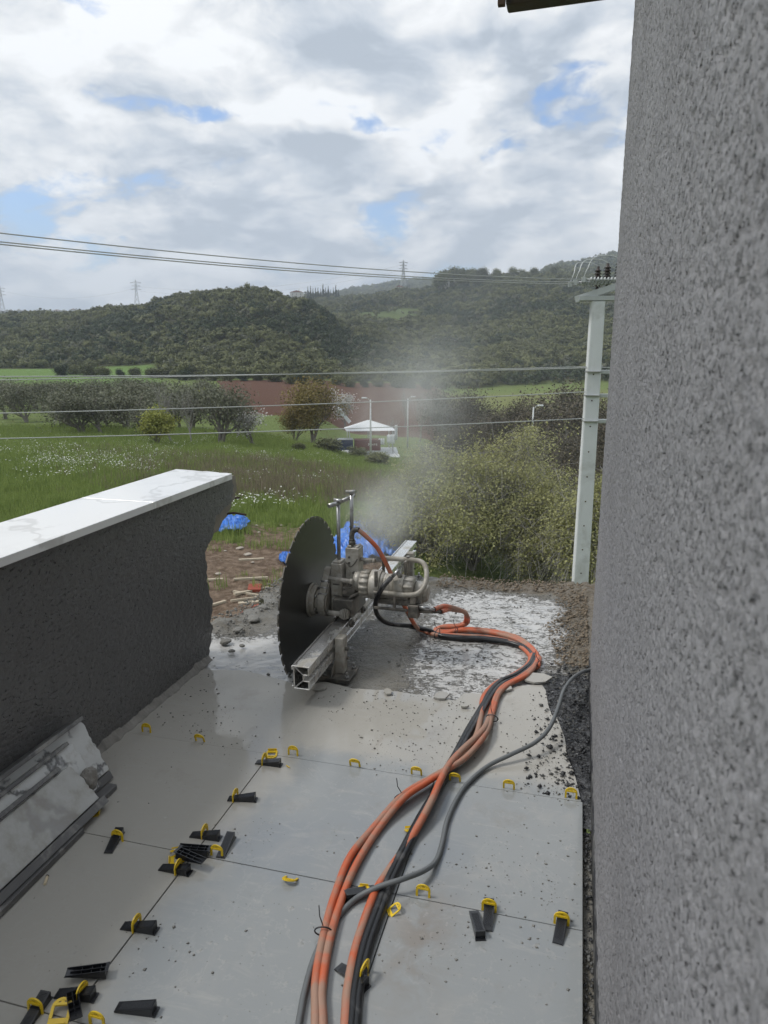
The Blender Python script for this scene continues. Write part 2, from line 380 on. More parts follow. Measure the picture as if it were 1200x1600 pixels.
def slab_mat():
    """raw slab: gritty concrete, slurry puddles in the low spots, painted pale for the sky they mirror"""
    m, t, p = new_mat('wet_raw_concrete'); o = N(t, 'ShaderNodeNewGeometry').outputs['Position']
    s = N(t, 'ShaderNodeSeparateXYZ', {0: o}); X, Y, Z = s.outputs
    at = N(t, 'ShaderNodeAttribute', attribute_name='tint').outputs['Color']
    asep = N(t, 'ShaderNodeSeparateColor', {0: at})
    pud0 = asep.outputs[0]; mud = asep.outputs[1]; dark = asep.outputs[2]
    oS = N(t, 'ShaderNodeMapping', {'Vector': o, 'Scale': (.75, 1.2, 1), 'Rotation': (0, 0, R(-25))}).outputs[0]
    rag = NOISE(t, oS, 20, 8, .75, .4); rag2 = NOISE(t, oS, 60, 6, .7)
    pud = MR(t, M(t, 'ADD', pud0, M(t, 'ADD', M(t, 'MULTIPLY', M(t, 'SUBTRACT', rag, .5), 1.7), M(t, 'ADD', M(t, 'MULTIPLY', M(t, 'SUBTRACT', rag2, .5), 1.5), M(t, 'MULTIPLY', M(t, 'SUBTRACT', NOISE(t, o, 170, 3, .6), .5), .7)))), .36, .66)
    dry = MIX(t, NOISE(t, o, 40, 6, .7), (.13, .125, .11), (.31, .30, .275))
    dry = MIX(t, MR(t, NOISE(t, o, 5, 5, .65), .4, .7), dry, (.17, .155, .125))
    milky_sheen = MIX(t, NOISE(t, o, 4, 4, .6), (.37, .365, .35), (.56, .56, .555))  # slurry tone, lightened to stand in for sky mirrored in the water
    c = MIX(t, pud, dry, milky_sheen)
    c = MIX(t, MR(t, M(t, 'ADD', mud, M(t, 'MULTIPLY', M(t, 'SUBTRACT', rag, .5), 1.2)), .45, .62), c, MIX(t, NOISE(t, o, 70, 5, .7), (.07, .058, .044), (.26, .225, .175)))
    c = MIX(t, MR(t, M(t, 'ADD', dark, M(t, 'MULTIPLY', M(t, 'SUBTRACT', rag, .5), 1.1)), .45, .6), c, MIX(t, NOISE(t, o, 60, 5, .7), (.04, .042, .05), (.19, .195, .20)))
    t.links.new(c, p.inputs['Base Color'])
    t.links.new(M(t, 'SUBTRACT', .30, M(t, 'MULTIPLY', pud, .25)), p.inputs['Roughness']); p.inputs['IOR'].default_value = 1.4
    hh = M(t, 'MULTIPLY', M(t, 'SUBTRACT', 1.0, pud), M(t, 'ADD', NOISE(t, o, 90, 5, .7), M(t, 'MULTIPLY', NOISE(t, o, 22, 5, .7), 1.5)))
    b = N(t, 'ShaderNodeBump', {'Strength': .9, 'Distance': .010, 'Height': hh}); t.links.new(b.outputs[0], p.inputs['Normal'])
    return m
MT['slab'] = slab_mat()

def leaf_mat(name, c0, c1, rough=.6, rnd=.35, trans=.25):
    m, t, p = new_mat(name)
    at = N(t, 'ShaderNodeAttribute', attribute_name='tint').outputs['Color']; a = N(t, 'ShaderNodeSeparateColor', {0: at}).outputs[0]
    oi = N(t, 'ShaderNodeObjectInfo').outputs['Random']
    f = M(t, 'ADD', M(t, 'MULTIPLY', a, 1 - rnd), M(t, 'MULTIPLY', oi, rnd), clamp=True)
    c = MIX(t, f, c0, c1); t.links.new(c, p.inputs['Base Color'])
    p.inputs['Roughness'].default_value = rough; p.inputs['Specular IOR Level'].default_value = .25
    if trans:
        tr = N(t, 'ShaderNodeBsdfTranslucent', {'Color': c}); mx = N(t, 'ShaderNodeMixShader', {0: trans, 1: p.outputs[0], 2: tr.outputs[0]})
        t.links.new(mx.outputs[0], t.nodes['Material Output'].inputs['Surface'])
    return m
MT['leaf_shrub'] = leaf_mat('spring_leaf', (.17, .17, .07), (.40, .40, .18), rnd=.1)
MT['leaf_forest'] = leaf_mat('hill_forest_leaf', (.048, .056, .024), (.185, .195, .082), rnd=.55, trans=0)
MT['leaf_dark'] = leaf_mat('dark_evergreen_leaf', (.022, .036, .018), (.060, .08, .034), rnd=.3, trans=0)
MT['leaf_olive'] = leaf_mat('olive_leaf', (.085, .092, .06), (.20, .205, .14), rnd=.35, trans=.1)
MT['leaf_yellow'] = leaf_mat('yellow_green_leaf', (.19, .21, .05), (.38, .39, .10), rnd=.2)
MT['leaf_gold'] = leaf_mat('golden_brown_leaf', (.13, .105, .035), (.30, .24, .085), rnd=.2)
MT['blossom'] = leaf_mat('white_blossom', (.42, .40, .38), (.72, .70, .68), rnd=.1)
MT['twig'] = simple('grey_bark', (.17, .155, .13), .9, var=.3, scale=3)
MT['twigpale'] = simple('pale_bark', (.26, .25, .23), .9, var=.2, scale=3)
MT['twigbrown'] = leaf_mat('bare_brown_twig', (.05, .042, .028), (.12, .10, .065), rnd=.5, trans=0)
MT['grass'] = leaf_mat('meadow_grass', (.13, .19, .05), (.33, .40, .12), rnd=.5, trans=.2)
MT['weed'] = leaf_mat('dead_weed', (.15, .125, .085), (.32, .27, .19), rnd=.5, trans=0)
MT['flower'] = leaf_mat('white_flower', (.55, .55, .5), (.78, .78, .74), trans=0)

def ground_mat():
    m, t, p = new_mat('countryside_ground'); o = N(t, 'ShaderNodeNewGeometry').outputs['Position']
    a = N(t, 'ShaderNodeSeparateColor', {0: N(t, 'ShaderNodeAttribute', attribute_name='tint').outputs['Color']})
    a2 = N(t, 'ShaderNodeSeparateColor', {0: N(t, 'ShaderNodeAttribute', attribute_name='tint2').outputs['Color']})
    dirt, red, wood = a.outputs; bright, weed, rough_ = a2.outputs
    n1 = NOISE(t, o, .35, 6, .65); n2 = NOISE(t, o, 3.0, 6, .7); n3 = NOISE(t, o, 14, 5, .7)
    grass = MIX(t, MR(t, n2, .35, .7), (.10, .145, .045), (.20, .245, .08))
    grass = MIX(t, MR(t, n1, .45, .75, 0, .5), grass, (.13, .125, .05))
    c = MIX(t, M(t, 'MULTIPLY', bright, .85), grass, MIX(t, n1, (.09, .17, .045), (.15, .23, .06)))
    c = MIX(t, M(t, 'MULTIPLY', rough_, .9), c, MIX(t, n2, (.12, .125, .05), (.23, .25, .09)))
    c = MIX(t, M(t, 'MULTIPLY', weed, .75), c, MIX(t, n2, (.07, .06, .035), (.14, .12, .07)))
    rn = NOISE(t, o, 1.2, 6, .75)
    c = MIX(t, MR(t, M(t, 'ADD', red, M(t, 'MULTIPLY', M(t, 'SUBTRACT', n1, .5), .5)), .42, .58), c, MIX(t, rn, (.070, .034, .023), (.14, .072, .047)))
    dn = MIX(t, MR(t, n2, .35, .68), (.13, .09, .062), (.30, .225, .165))
    dn = MIX(t, MR(t, n3, .62, .70), dn, (.44, .38, .30))
    c = MIX(t, MR(t, M(t, 'ADD', dirt, M(t, 'MULTIPLY', M(t, 'SUBTRACT', n2, .5), .9)), .44, .58), c, dn)
    c = MIX(t, wood, c, MIX(t, n1, (.03, .035, .016), (.06, .055, .028)))
    t.links.new(c, p.inputs['Base Color']); p.inputs['Roughness'].default_value = .95; p.inputs['Specular IOR Level'].default_value = .15
    b = N(t, 'ShaderNodeBump', {'Strength': 1.0, 'Distance': .25, 'Height': M(t, 'ADD', n2, M(t, 'MULTIPLY', n3, .4))}); t.links.new(b.outputs[0], p.inputs['Normal'])
    return m
MT['ground'] = ground_mat()

# ------------------------------------------------------------------ terrain
GZ = -6.0
def _slope(y):
    d = ray(600, y); return d[2] / (d @ _fh)
PROF = {
 0:   [(60, 712), (85, 690), (130, 650), (200, 610), (300, 578), (340, 574), (430, 537), (560, 506), (650, 504), (800, 540), (1500, 505), (2500, 492), (5000, 491)],
 100: [(60, 715), (85, 690), (130, 650), (200, 610), (300, 579), (340, 573), (430, 530), (560, 500), (650, 497), (800, 540), (1500, 505), (2500, 492), (5000, 491)],
 200: [(60, 722), (85, 692), (130, 652), (200, 612), (290, 583), (340, 568), (430, 515), (540, 492), (620, 489), (760, 540), (1500, 505), (2500, 492), (5000, 491)],
 300: [(60, 730), (85, 697), (130, 654), (200, 614), (280, 586), (330, 560), (400, 506), (470, 474), (530, 470), (700, 530), (1500, 505), (2500, 493), (5000, 492)],
 400: [(60, 738), (85, 704), (130, 657), (200, 614), (270, 588), (310, 563), (380, 503), (445, 464), (500, 461), (650, 530), (1500, 510), (2500, 495), (5000, 493)],
 480: [(60, 745), (95, 706), (130, 660), (200, 614), (265, 591), (310, 568), (380, 516), (445, 480), (500, 478), (650, 512), (900, 492), (1200, 471), (1500, 470), (2500, 475), (5000, 480)],
 560: [(60, 755), (110, 716), (150, 672), (200, 625), (258, 599), (320, 583), (400, 553), (500, 524), (700, 500), (900, 478), (1100, 468), (1500, 480), (2500, 453), (5000, 470)],
 640: [(60, 762), (112, 718), (150, 676), (200, 630), (255, 602), (350, 576), (500, 547), (700, 502), (900, 472), (1050, 458), (1500, 470), (2500, 441), (5000, 470)],
 720: [(60, 765), (110, 722), (150, 690), (240, 622), (300, 590), (450, 552), (600, 516), (750, 482), (900, 452), (1000, 446), (1500, 465), (2500, 441), (5000, 460)],
 800: [(60, 765), (110, 722), (150, 690), (240, 620), (300, 584), (420, 542), (550, 502), (700, 468), (850, 442), (950, 438), (1500, 448), (2500, 445), (5000, 450)],
 880: [(60, 765), (110, 722), (150, 690), (240, 617), (300, 578), (400, 542), (520, 502), (650, 468), (800, 444), (900, 438), (1400, 425), (1800, 418), (2500, 430), (5000, 440)],
 970: [(60, 765), (110, 722), (150, 690), (240, 615), (300, 575), (400, 538), (520, 498), (650, 462), (800, 444), (900, 438), (1400, 409), (1800, 402), (2500, 420), (5000, 440)],
 1300:[(60, 765), (110, 722), (150, 690), (240, 615), (300, 575), (400, 530), (520, 490), (650, 450), (800, 420), (900, 405), (1400, 370), (1800, 365), (2500, 400), (5000, 440)],
}
_cols = np.array(sorted(PROF)); _D = np.geomspace(20, 6000, 420)
_T = []
for c in _cols:
    d = np.array([0, 30] + [a for a, _ in PROF[c]] + [7000], float)
    z = np.array([GZ, GZ] + [EYE + a * _slope(b) for a, b in PROF[c]] + [EYE + 7000 * _slope(PROF[c][-1][1])])
    zz = np.interp(_D, d, z); k = np.array([1, 2, 3, 2, 1]) / 9.
    zz[2:-2] = np.convolve(zz, k, 'valid'); _T.append(zz)
_T = np.array(_T)
def terr(x, y, bumps=True):
    x, y = np.broadcast_arrays(np.asarray(x, float), np.asarray(y, float))
    fwd = x * _fh[0] + y * _fh[1]; lat = x * _rt[0] + y * _rt[1]
    az = np.clip(np.arctan2(lat, fwd), -R(50), R(50)); r = np.hypot(x, y)
    dh = np.clip(r * np.cos(az), 20.01, 5990); xc = 600 + 1160.5 * np.tan(az)
    u = np.interp(xc, _cols, np.arange(len(_cols))); v = np.interp(np.log(dh), np.log(_D), np.arange(len(_D)))
    i = np.minimum(u.astype(int), len(_cols) - 2); j = np.minimum(v.astype(int), len(_D) - 2); fu, fv = u - i, v - j
    fu = fu * fu * (3 - 2 * fu)
    z = (_T[i, j] * (1 - fu) + _T[i + 1, j] * fu) * (1 - fv) + (_T[i, j + 1] * (1 - fu) + _T[i + 1, j + 1] * fu) * fv
    if bumps:
        k = np.clip((dh - 200) / 600, 0, 1)
        z = z + (fbm(x / 60, y / 60, 1.0, 3) - .5) * (1.0 + 9 * k) * np.clip((dh - 40) / 60, 0, 1)
        z = z + (fbm(x / 1.7, y / 1.7, 5.0, 3) - .5) * .35 * np.clip((90 - dh) / 50, 0, 1)
    return z
def gnd(px, py, dmin=14):
    """the point of the terrain seen at a pixel of the photograph"""
    d = ray(px, py); d = d / (d @ _fh); D = np.geomspace(dmin, 5800, 1600)
    P = np.array([0, 0, EYE]) + D[:, None] * d
    h = P[:, 2] - terr(P[:, 0], P[:, 1]); k = np.where(h < 0)[0]
    return P[k[0]] if len(k) else P[-1]
def xcol_dh(x, y):
    fwd = x * _fh[0] + y * _fh[1]; lat = x * _rt[0] + y * _rt[1]
    return 600 + 1160.5 * lat / np.maximum(fwd, .1), fwd
def pos_cd(xc, dh):
    """world x, y of an azimuth column and forward distance"""
    lat = (np.asarray(xc) - 600) / 1160.5 * dh
    return lat * _rt[0] + dh * _fh[0], lat * _rt[1] + dh * _fh[1]
def sstep(a, b, x): t = np.clip((x - a) / (b - a), 0, 1); return t * t * (3 - 2 * t)
def zones(x, y):
    xc, dh = xcol_dh(x, y); wob = (fbm(x / 22, y / 22, 2.0, 3) - .5)
    w = wob * 26
    dirt = (1 - sstep(25, 29.5, dh + wob * 14)) * sstep(-200, 100, xc + 0 * dh)
    dirt = np.maximum(dirt, .62 * (1 - sstep(28, 36, dh + wob * 14)) * (1 - sstep(470, 560, xc)) * sstep(330, 380, xc))
    dirt = np.where(xc > 640, dirt * .35, dirt)
    red = sstep(318, 345, xc + w) * (1 - sstep(672, 705, xc + w)) * sstep(136, 150, dh + w * .3) * (1 - sstep(250, 262, dh))
    bright = (1 - sstep(225, 262, xc + w)) * sstep(212, 230, dh) * (1 - sstep(318, 335, dh))
    bright = np.maximum(bright, sstep(520, 550, xc) * (1 - sstep(640, 690, xc)) * sstep(640, 690, dh + w) * (1 - sstep(800, 840, dh + w)) * .5)
    bright = np.maximum(bright, .6 * (1 - sstep(60, 90, dh)) * sstep(30, 36, dh))
    wood = sstep(256, 275, dh) * (1 - bright)
    weed = sstep(35, 41, dh + w * .2) * (1 - sstep(64, 76, dh + w * .3)) * (.45 + .9 * np.clip(fbm(x / 6, y / 6, 9., 3) - .3, 0, 1)) * sstep(60, 420, xc + 2.5 * (dh - 30))
    rough = sstep(640, 700, xc + w) * sstep(120, 150, dh) * (1 - sstep(238, 250, dh))
    return [np.clip(v, 0, 1) for v in (dirt, red, wood, bright, weed, rough)]
az = np.concatenate([np.linspace(-180, -34, 40, endpoint=False), np.linspace(-34, 30, 330, endpoint=False), np.linspace(30, 180, 40, endpoint=False)])
rr = np.concatenate([[.5, 3, 7, 11], np.geomspace(14, 60, 150, endpoint=False), np.geomspace(60, 5900, 260)])
A, RR = np.meshgrid(np.radians(az), rr, indexing='ij')
lat, fwd = RR * np.sin(A), RR * np.cos(A)
gx, gy = lat * _rt[0] + fwd * _fh[0], lat * _rt[1] + fwd * _fh[1]
gz = terr(gx, gy)
na, nr = gx.shape; I = np.arange(na)[:, None]; J = np.arange(nr - 1)[None]
FF = np.stack([I * nr + J, ((I + 1) % na) * nr + J, ((I + 1) % na) * nr + J + 1, I * nr + J + 1], -1).reshape(-1, 4)
zn = zones(gx, gy)
ground = mesh_obj('ground', np.stack([gx, gy, gz], -1), FF, MT['ground'], smooth=True, cols=np.stack([z.ravel() for z in zn[:3]], 1))
a_ = ground.data.color_attributes.new('tint2', 'FLOAT_COLOR', 'POINT'); c_ = np.ones((gx.size, 4)); c_[:, :3] = np.stack([z.ravel() for z in zn[3:]], 1); a_.data.foreach_set('color', c_.ravel())
tag(ground, kind='structure')

# ------------------------------------------------------------------ scattering
def scatter(name, pts, variants, scl, rotz, pick, label, cat=None):
    """ONE stuff object: geometry nodes set a variant mesh on every point"""
    me = bpy.data.meshes.new(name); me.vertices.add(len(pts)); me.vertices.foreach_set('co', np.asarray(pts, float).ravel())
    for nm, ty, dat in (('scl', 'FLOAT', scl), ('rotz', 'FLOAT', rotz), ('pick', 'INT', pick)):
        a = me.attributes.new(nm, ty, 'POINT'); a.data.foreach_set('value', np.asarray(dat))
    o = bpy.data.objects.new(name, me); link(o); o['kind'] = 'stuff'; o['label'] = label
    if cat: o['category'] = cat
    c = bpy.data.collections.new(name + '_variants')
    for k, v in enumerate(variants):
        v.name = '%s_variant_%02d' % (name, k); c.objects.link(v)
    ng = bpy.data.node_groups.new(name, 'GeometryNodeTree')
    ng.interface.new_socket('Geometry', in_out='INPUT', socket_type='NodeSocketGeometry'); ng.interface.new_socket('Geometry', in_out='OUTPUT', socket_type='NodeSocketGeometry')
    gi = ng.nodes.new('NodeGroupInput'); go = ng.nodes.new('NodeGroupOutput')
    ci = ng.nodes.new('GeometryNodeCollectionInfo'); ci.inputs['Collection'].default_value = c; ci.inputs['Separate Children'].default_value = True; ci.inputs['Reset Children'].default_value = True
    ip = ng.nodes.new('GeometryNodeInstanceOnPoints'); ip.inputs['Pick Instance'].default_value = True
    def attr(nm, ty):
        n = ng.nodes.new('GeometryNodeInputNamedAttribute'); n.data_type = ty; n.inputs['Name'].default_value = nm; return n.outputs['Attribute']
    ng.links.new(gi.outputs[0], ip.inputs['Points']); ng.links.new(ci.outputs[0], ip.inputs['Instance'])
    ng.links.new(attr('pick', 'INT'), ip.inputs['Instance Index']); ng.links.new(attr('scl', 'FLOAT'), ip.inputs['Scale'])
    cx_ = ng.nodes.new('ShaderNodeCombineXYZ'); ng.links.new(attr('rotz', 'FLOAT'), cx_.inputs[2]); ng.links.new(cx_.outputs[0], ip.inputs['Rotation'])
    ng.links.new(ip.outputs[0], go.inputs[0])
    md = o.modifiers.new('scatter', 'NODES'); md.node_group = ng
    return o

def quads(centers, size, up_bias=0.3, asp=1.0, out=None):
    n = len(centers); nrm = rng.normal(size=(n, 3)); nrm[:, 2] = np.abs(nrm[:, 2]) + up_bias
    if out is not None: nrm = rng.normal(size=(n, 3)) * .45 + out / (np.linalg.norm(out, axis=1)[:, None] + 1e-6) * 1.1 + [0, 0, .15]
    nrm /= np.linalg.norm(nrm, axis=1)[:, None]
    t = rng.normal(size=(n, 3)); u = np.cross(nrm, t); u /= np.linalg.norm(u, axis=1)[:, None]; v = np.cross(nrm, u)
    s = (np.asarray(size) * np.ones(n))[:, None] * .5
    V = np.stack([centers - u * s * asp, centers - v * s, centers + u * s * asp, centers + v * s], 1).reshape(-1, 3)
    return V, np.arange(n * 4).reshape(-1, 4)
def crown_arrays(rx, rz, nclump, nleaf, leaf, cl=.33, fill=.75, flat=.75, seed=None):
    """leaf faces gathered in clumps that fill an uneven dome"""
    C = rng.normal(size=(nclump, 3)); C /= np.linalg.norm(C, axis=1)[:, None]
    C[:, 2] = np.where(C[:, 2] < -.45, -C[:, 2] * .6, C[:, 2])
    C *= (fill + (1 - fill) * rng.random((nclump, 1)) ** .5) * (.78 + .35 * rng.random((nclump, 1)))
    C[:, :2] *= rx; C[:, 2] *= rz
    per = rng.integers(0, nclump, nleaf); P = rng.normal(size=(nleaf, 3)); P /= np.linalg.norm(P, axis=1)[:, None]
    P *= (rng.random((nleaf, 1)) ** .4) * cl * rx * (.6 + .7 * rng.random(nclump))[per][:, None]; P[:, 2] *= flat
    ct = rng.random(nclump)[per]
    V, Fc = quads(C[per] + P, leaf * (.6 + .8 * rng.random(nleaf)), out=P + C[per] * .35)
    col = np.clip(ct * .6 + rng.random(nleaf) * .4, 0, 1)
    return V, Fc, np.repeat(np.stack([col] * 3, 1), 4, axis=0)
def forest_variant(name, rx, rz, mat, n=420, leaf=.5, k=16, zc=None, low=0):
    V, Fc, c = crown_arrays(rx, rz, k, n, leaf, .46); c = np.clip(c * .6 + rng.random() * .75 - .12, 0, 1); V[:, 2] += rz * .95 if zc is None else zc
    return mesh_obj(name, V, Fc, mat, cols=c, hide=True)

fv = [forest_variant('f', 2.3 + .5 * rng.random(), 1.9 + 1.5 * rng.random(), MT['leaf_forest'], 460, .55, 9) for _ in range(9)]
fv += [forest_variant('f', 2.0, 2.2, MT['leaf_dark'], 420, .5, 9) for _ in range(2)]
fv += [forest_variant('f', 2.2, 2.4, MT['leaf_olive'], 300, .5, 9)]
def sample_cd(c0, c1, d0, d1, n):
    dh = np.sqrt(rng.random(n) * (d1 ** 2 - d0 ** 2) + d0 ** 2); xc = c0 + (c1 - c0) * rng.random(n)
    return xc, dh
P_, S_, K_ = [], [], []
for d0, d1, sp in ((262, 420, 3.3), (420, 620, 3.8), (620, 900, 4.7), (900, 1320, 6.2), (1320, 2600, 13.)):
    area = (1130 / 1160.5) * (d1 ** 2 - d0 ** 2) / 2; n = int(area / sp ** 2)
    xc, dh = sample_cd(-90, 1040, d0, d1, n); x, y = pos_cd(xc, dh); z = terr(x, y)
    zz = zones(x, y); keep = (zz[3] < .30 + .25 * rng.random(n) ** 3) & (zz[1] < .3)
    # terraces on the far hill: bare strips along the contour
    terrace = (xc > 505) & (xc < 930) & (dh > 560) & (dh < 1000) & (np.abs((z / 9.5) % 1 - .5) < .13) & (fbm(x / 120, y / 120, 4., 2) > .42)
    keep &= ~terrace
    # only what the eye can reach: not behind a nearer crest
    ky = 540 - (z + 5 - EYE) / dh * 1160; keep &= ky < 640
    x, y, z, dh = x[keep], y[keep], z[keep], dh[keep]
    P_.append(np.stack([x, y, z - .4], 1)); S_.append((.6 + .75 * rng.random(len(x)) ** 1.5) * (sp / 3.9) ** .75)
    f = fbm(x / 45, y / 45, 8., 3)
    k = rng.integers(0, 9, len(x)); k = np.where(f + rng.normal(size=len(x)) * .06 > .56, 9 + rng.integers(0, 2, len(x)), k); k = np.where(rng.random(len(x)) < .07, 11, k); K_.append(k)
P_ = np.vstack(P_); S_ = np.concatenate(S_); K_ = np.concatenate(K_)
print('forest', len(P_))
scatter('hill_woods', P_, fv, S_, rng.random(len(P_)) * 6.28, K_, 'dense mixed woods covering the hills behind the fields')

# grass, dead weeds and white flowers of the meadow
def tuft(n, h, w, spread, mat, lean=.35, seg=1):
    V = []; C = []
    for i in range(n):
        a, q = rng.random(2) * 6.28; r = spread * math.sqrt(rng.random()); b = np.array([math.cos(q) * r, math.sin(q) * r, 0])
        hh = h * (.5 + .7 * rng.random()); L = np.array([math.cos(a), math.sin(a), 0]); s = np.array([-L[1], L[0], 0]) * w
        tip = b + L * hh * lean * rng.random() + np.array([0, 0, hh]); V += [b - s, b + s, tip + s * .3, tip - s * .3]; C += [rng.random()] * 4
    return mesh_obj('t', np.array(V), np.arange(len(V)).reshape(-1, 4), mat, cols=np.stack([C] * 3, 1), hide=True)
gv = [tuft(26, .20 + .1 * i, .012, .30, MT['grass']) for i in range(3)]
N0 = 60000
xc, dh = sample_cd(-60, 660, 21, 100, N0); x, y = pos_cd(xc, dh); zz = zones(x, y)
keep = rng.random(N0) > np.clip(zz[0] * 1.5 - .15 * rng.random(N0), 0, .985); x, y, dh = x[keep], y[keep], dh[keep]
scatter('meadow_grass', np.stack([x, y, terr(x, y)], 1), gv, (.6 + .8 * rng.random(len(x))) * (.55 + dh / 70), rng.random(len(x)) * 6.28, rng.integers(0, 3, len(x)), 'green meadow grass between the terrace and the trees')
wv = [tuft(18, .95, .017, .40, MT['weed'], .25) for i in range(2)]
N0 = 30000
xc, dh = sample_cd(40, 640, 33, 76, N0); x, y = pos_cd(xc, dh); zz = zones(x, y)
keep = rng.random(N0) < zz[4] * np.interp(xc, [40, 400], [.12, .5]); x, y = x[keep], y[keep]
scatter('dead_weeds', np.stack([x, y, terr(x, y)], 1), wv, .5 + .5 * rng.random(len(x)), rng.random(len(x)) * 6.28, rng.integers(0, 2, len(x)), 'dry brown weed stalks standing in the meadow')
V, Fc = quads(rng.normal(size=(14, 3)) * [.5, .5, .05] + [0, 0, .42], .075, 1.0)
fl_v = [mesh_obj('w', V, Fc, MT['flower'], cols=np.ones((len(V), 3)), hide=True)]
xs, ys = [], []
for (c0, c1, d0, d1, n) in ((-20, 540, 72, 98, 3800), (-20, 520, 50, 72, 900), (0, 400, 40, 60, 260), (300, 470, 30, 40, 90)):
    xc, dh = sample_cd(c0, c1, d0, d1, n); x, y = pos_cd(xc, dh); k = fbm(x / 4, y / 4, 3., 3) > .50; xs.append(x[k]); ys.append(y[k])
x, y = np.concatenate(xs), np.concatenate(ys)
scatter('white_flowers', np.stack([x, y, terr(x, y)], 1), fl_v, .5 + .9 * rng.random(len(x)), rng.random(len(x)) * 6.28, np.zeros(len(x), int), 'white daisies dotting the meadow before the trees')

# ------------------------------------------------------------------ trees as things
def limbs(bm, base, h, r0, n, spread, lean=0.0, seg=5, levels=2, seed=0, start=.25):
    """trunk with limbs and twigs; returns the tips"""
    rd = random.Random(seed); tips = []
    def grow(p, d, L, r, lv):
        pts = [p]; k = 5 if lv == 0 else 4
        for i in range(k):
            d = (d + Vector((rd.gauss(0, .16), rd.gauss(0, .16), rd.gauss(.04, .09)))).normalized(); pts.append(pts[-1] + d * L / k)
        rs = [r * (1 - .75 * i / k) for i in range(k + 1)]
        V, Fc = tube_arrays([tuple(q) for q in pts], rs, seg if lv == 0 else 3 if lv > 1 else 4); bm.append((V, Fc))
        if lv >= levels: tips.append(pts[-1]); tips.append(pts[-2]); return
        m = n if lv == 0 else max(3, n - 2)
        for j in range(m):
            t = start + (1 - start) * (j + rd.random() * .6) / m; q = pts[min(k, int(t * k) + 1)] if t < 1 else pts[-1]
            a = rd.random() * 6.28; e = spread * (.7 + .5 * rd.random())
            side = Vector((math.cos(a), math.sin(a), 0)); nd = (d * .35 + side * math.sin(e) + Vector((0, 0, math.cos(e)))).normalized()
            grow(q, nd, L * (.48 + .28 * rd.random()), r * (.45 if lv == 0 else .5), lv + 1)
        tips.append(pts[-1])
    grow(Vector(base), Vector((lean, 0, 1)).normalized(), h, r0, 0)
    return tips
def join_arrays(L):
    V, Fc, o = [], [], 0
    for v, f in L: V.append(v); Fc.append(f + o); o += len(v)
    return np.vstack(V), np.vstack(Fc)
def tree_proto(name, h, trunk_h, r0, crown, leafmat, barkmat, n=6, spread=.8, levels=2, leaf=.14, per_tip=14, clump=.45, seed=0, squash=.8, stems=1, start=.3, stem_spread=.3):
    """an Empty with a trunk (limbs) and a crown; made off at the origin, placed later"""
    root = bpy.data.objects.new(name, None); root.empty_display_size = .2
    L = []; tips = []; rd = random.Random(seed)
    for s in range(stems):
        a = 6.28 * s / stems + rd.random(); off = (math.cos(a) * r0 * 2 * (stems > 1), math.sin(a) * r0 * 2 * (stems > 1), -.3)
        if stems == 1: tips += limbs(L, off, trunk_h, r0, n, spread, 0, 6, levels, seed, start)
        else:
            M_ = []; tt = limbs(M_, (0, 0, -.3), trunk_h * (.8 + .3 * rd.random()), r0, n, spread, 0, 5, levels, seed * 31 + s, start)
            rot = Matrix.Rotation(stem_spread * (.4 + .8 * rd.random()), 3, Vector((-math.sin(a), math.cos(a), 0))); rn = np.array(rot)
            L += [(v @ rn.T, f) for v, f in M_]; tips += [rot @ t for t in tt]
    V, Fc = join_arrays(L)
    tr = mesh_obj('trunk', V, Fc, barkmat, smooth=True, hide=True, cols=np.full((len(V), 3), .4)); tr.parent = root
    if per_tip:
        T = np.array([tuple(t) for t in tips]); idx = np.repeat(np.arange(len(T)), per_tip)
        P = T[idx] + rng.normal(size=(len(idx), 3)) * clump * np.array([1, 1, squash])
        V, Fc = quads(P, leaf * (.6 + .8 * rng.random(len(P))), .2); col = np.clip(rng.random(len(T))[idx] * .5 + rng.random(len(idx)) * .5, 0, 1)
        cr = mesh_obj('crown', V, Fc, leafmat, cols=np.repeat(np.stack([col] * 3, 1), 4, axis=0), hide=True); cr.parent = root
    return root, max(t.z for t in tips)
_placed = set()
def put_tree(proto, px, py, H, label, group, name=None, dmin=14, rz=None, sx=1.0, at=None, cat='tree'):
    root, top = proto
    if at is None: p = gnd(px, py, dmin)
    else: p = np.array([at[0], at[1], float(terr(at[0], at[1]))])
    o = root.copy(); COL.objects.link(o); o.location = p; s = H / top; o.scale = (s * sx, s * sx, s); o.rotation_euler = (0, 0, rng.random() * 6.28 if rz is None else rz)
    if name: o.name = name
    for ch in root.children:
        c = ch.copy(); COL.objects.link(c); c.parent = o
    tag(o, label, cat, group); return o
def H_at(px, py, ytop):
    p = gnd(px, py); d = p @ _fh; r = ray(px, ytop); return (EYE + r[2] / (r @ _fh) * d) - p[2], p

olive = [tree_proto('olive_tree', 5, 1.9, .20, 0, MT['leaf_olive'], MT['twig'], 6, .85, 2, .11, 30, .50, s, .7, stems=1 + s % 2 * 1, start=.35) for s in (1, 2, 3, 4)]
bare = [tree_proto('bare_tree', 6, 3.2, .17, 0, MT['twigpale'], MT['twigpale'], 7, .55, 3, .05, 0, .3, s) for s in (5, 6)]
scrub = [tree_proto('scrub_tree', 6, 2.6, .12, 0, MT['twigbrown'], MT['twig'], 7, .6, 2, .11, 26, .42, s, 1.0, stems=3) for s in (7, 8, 9)]
yellow = tree_proto('yellow_green_tree', 4, 1.7, .08, 0, MT['leaf_yellow'], MT['twig'], 7, .75, 2, .12, 22, .24, 11, .8, stems=3)
gold = tree_proto('golden_tree', 8, 3.6, .2, 0, MT['leaf_gold'], MT['twig'], 8, .6, 2, .15, 42, .55, 12, 1.0, stems=2)
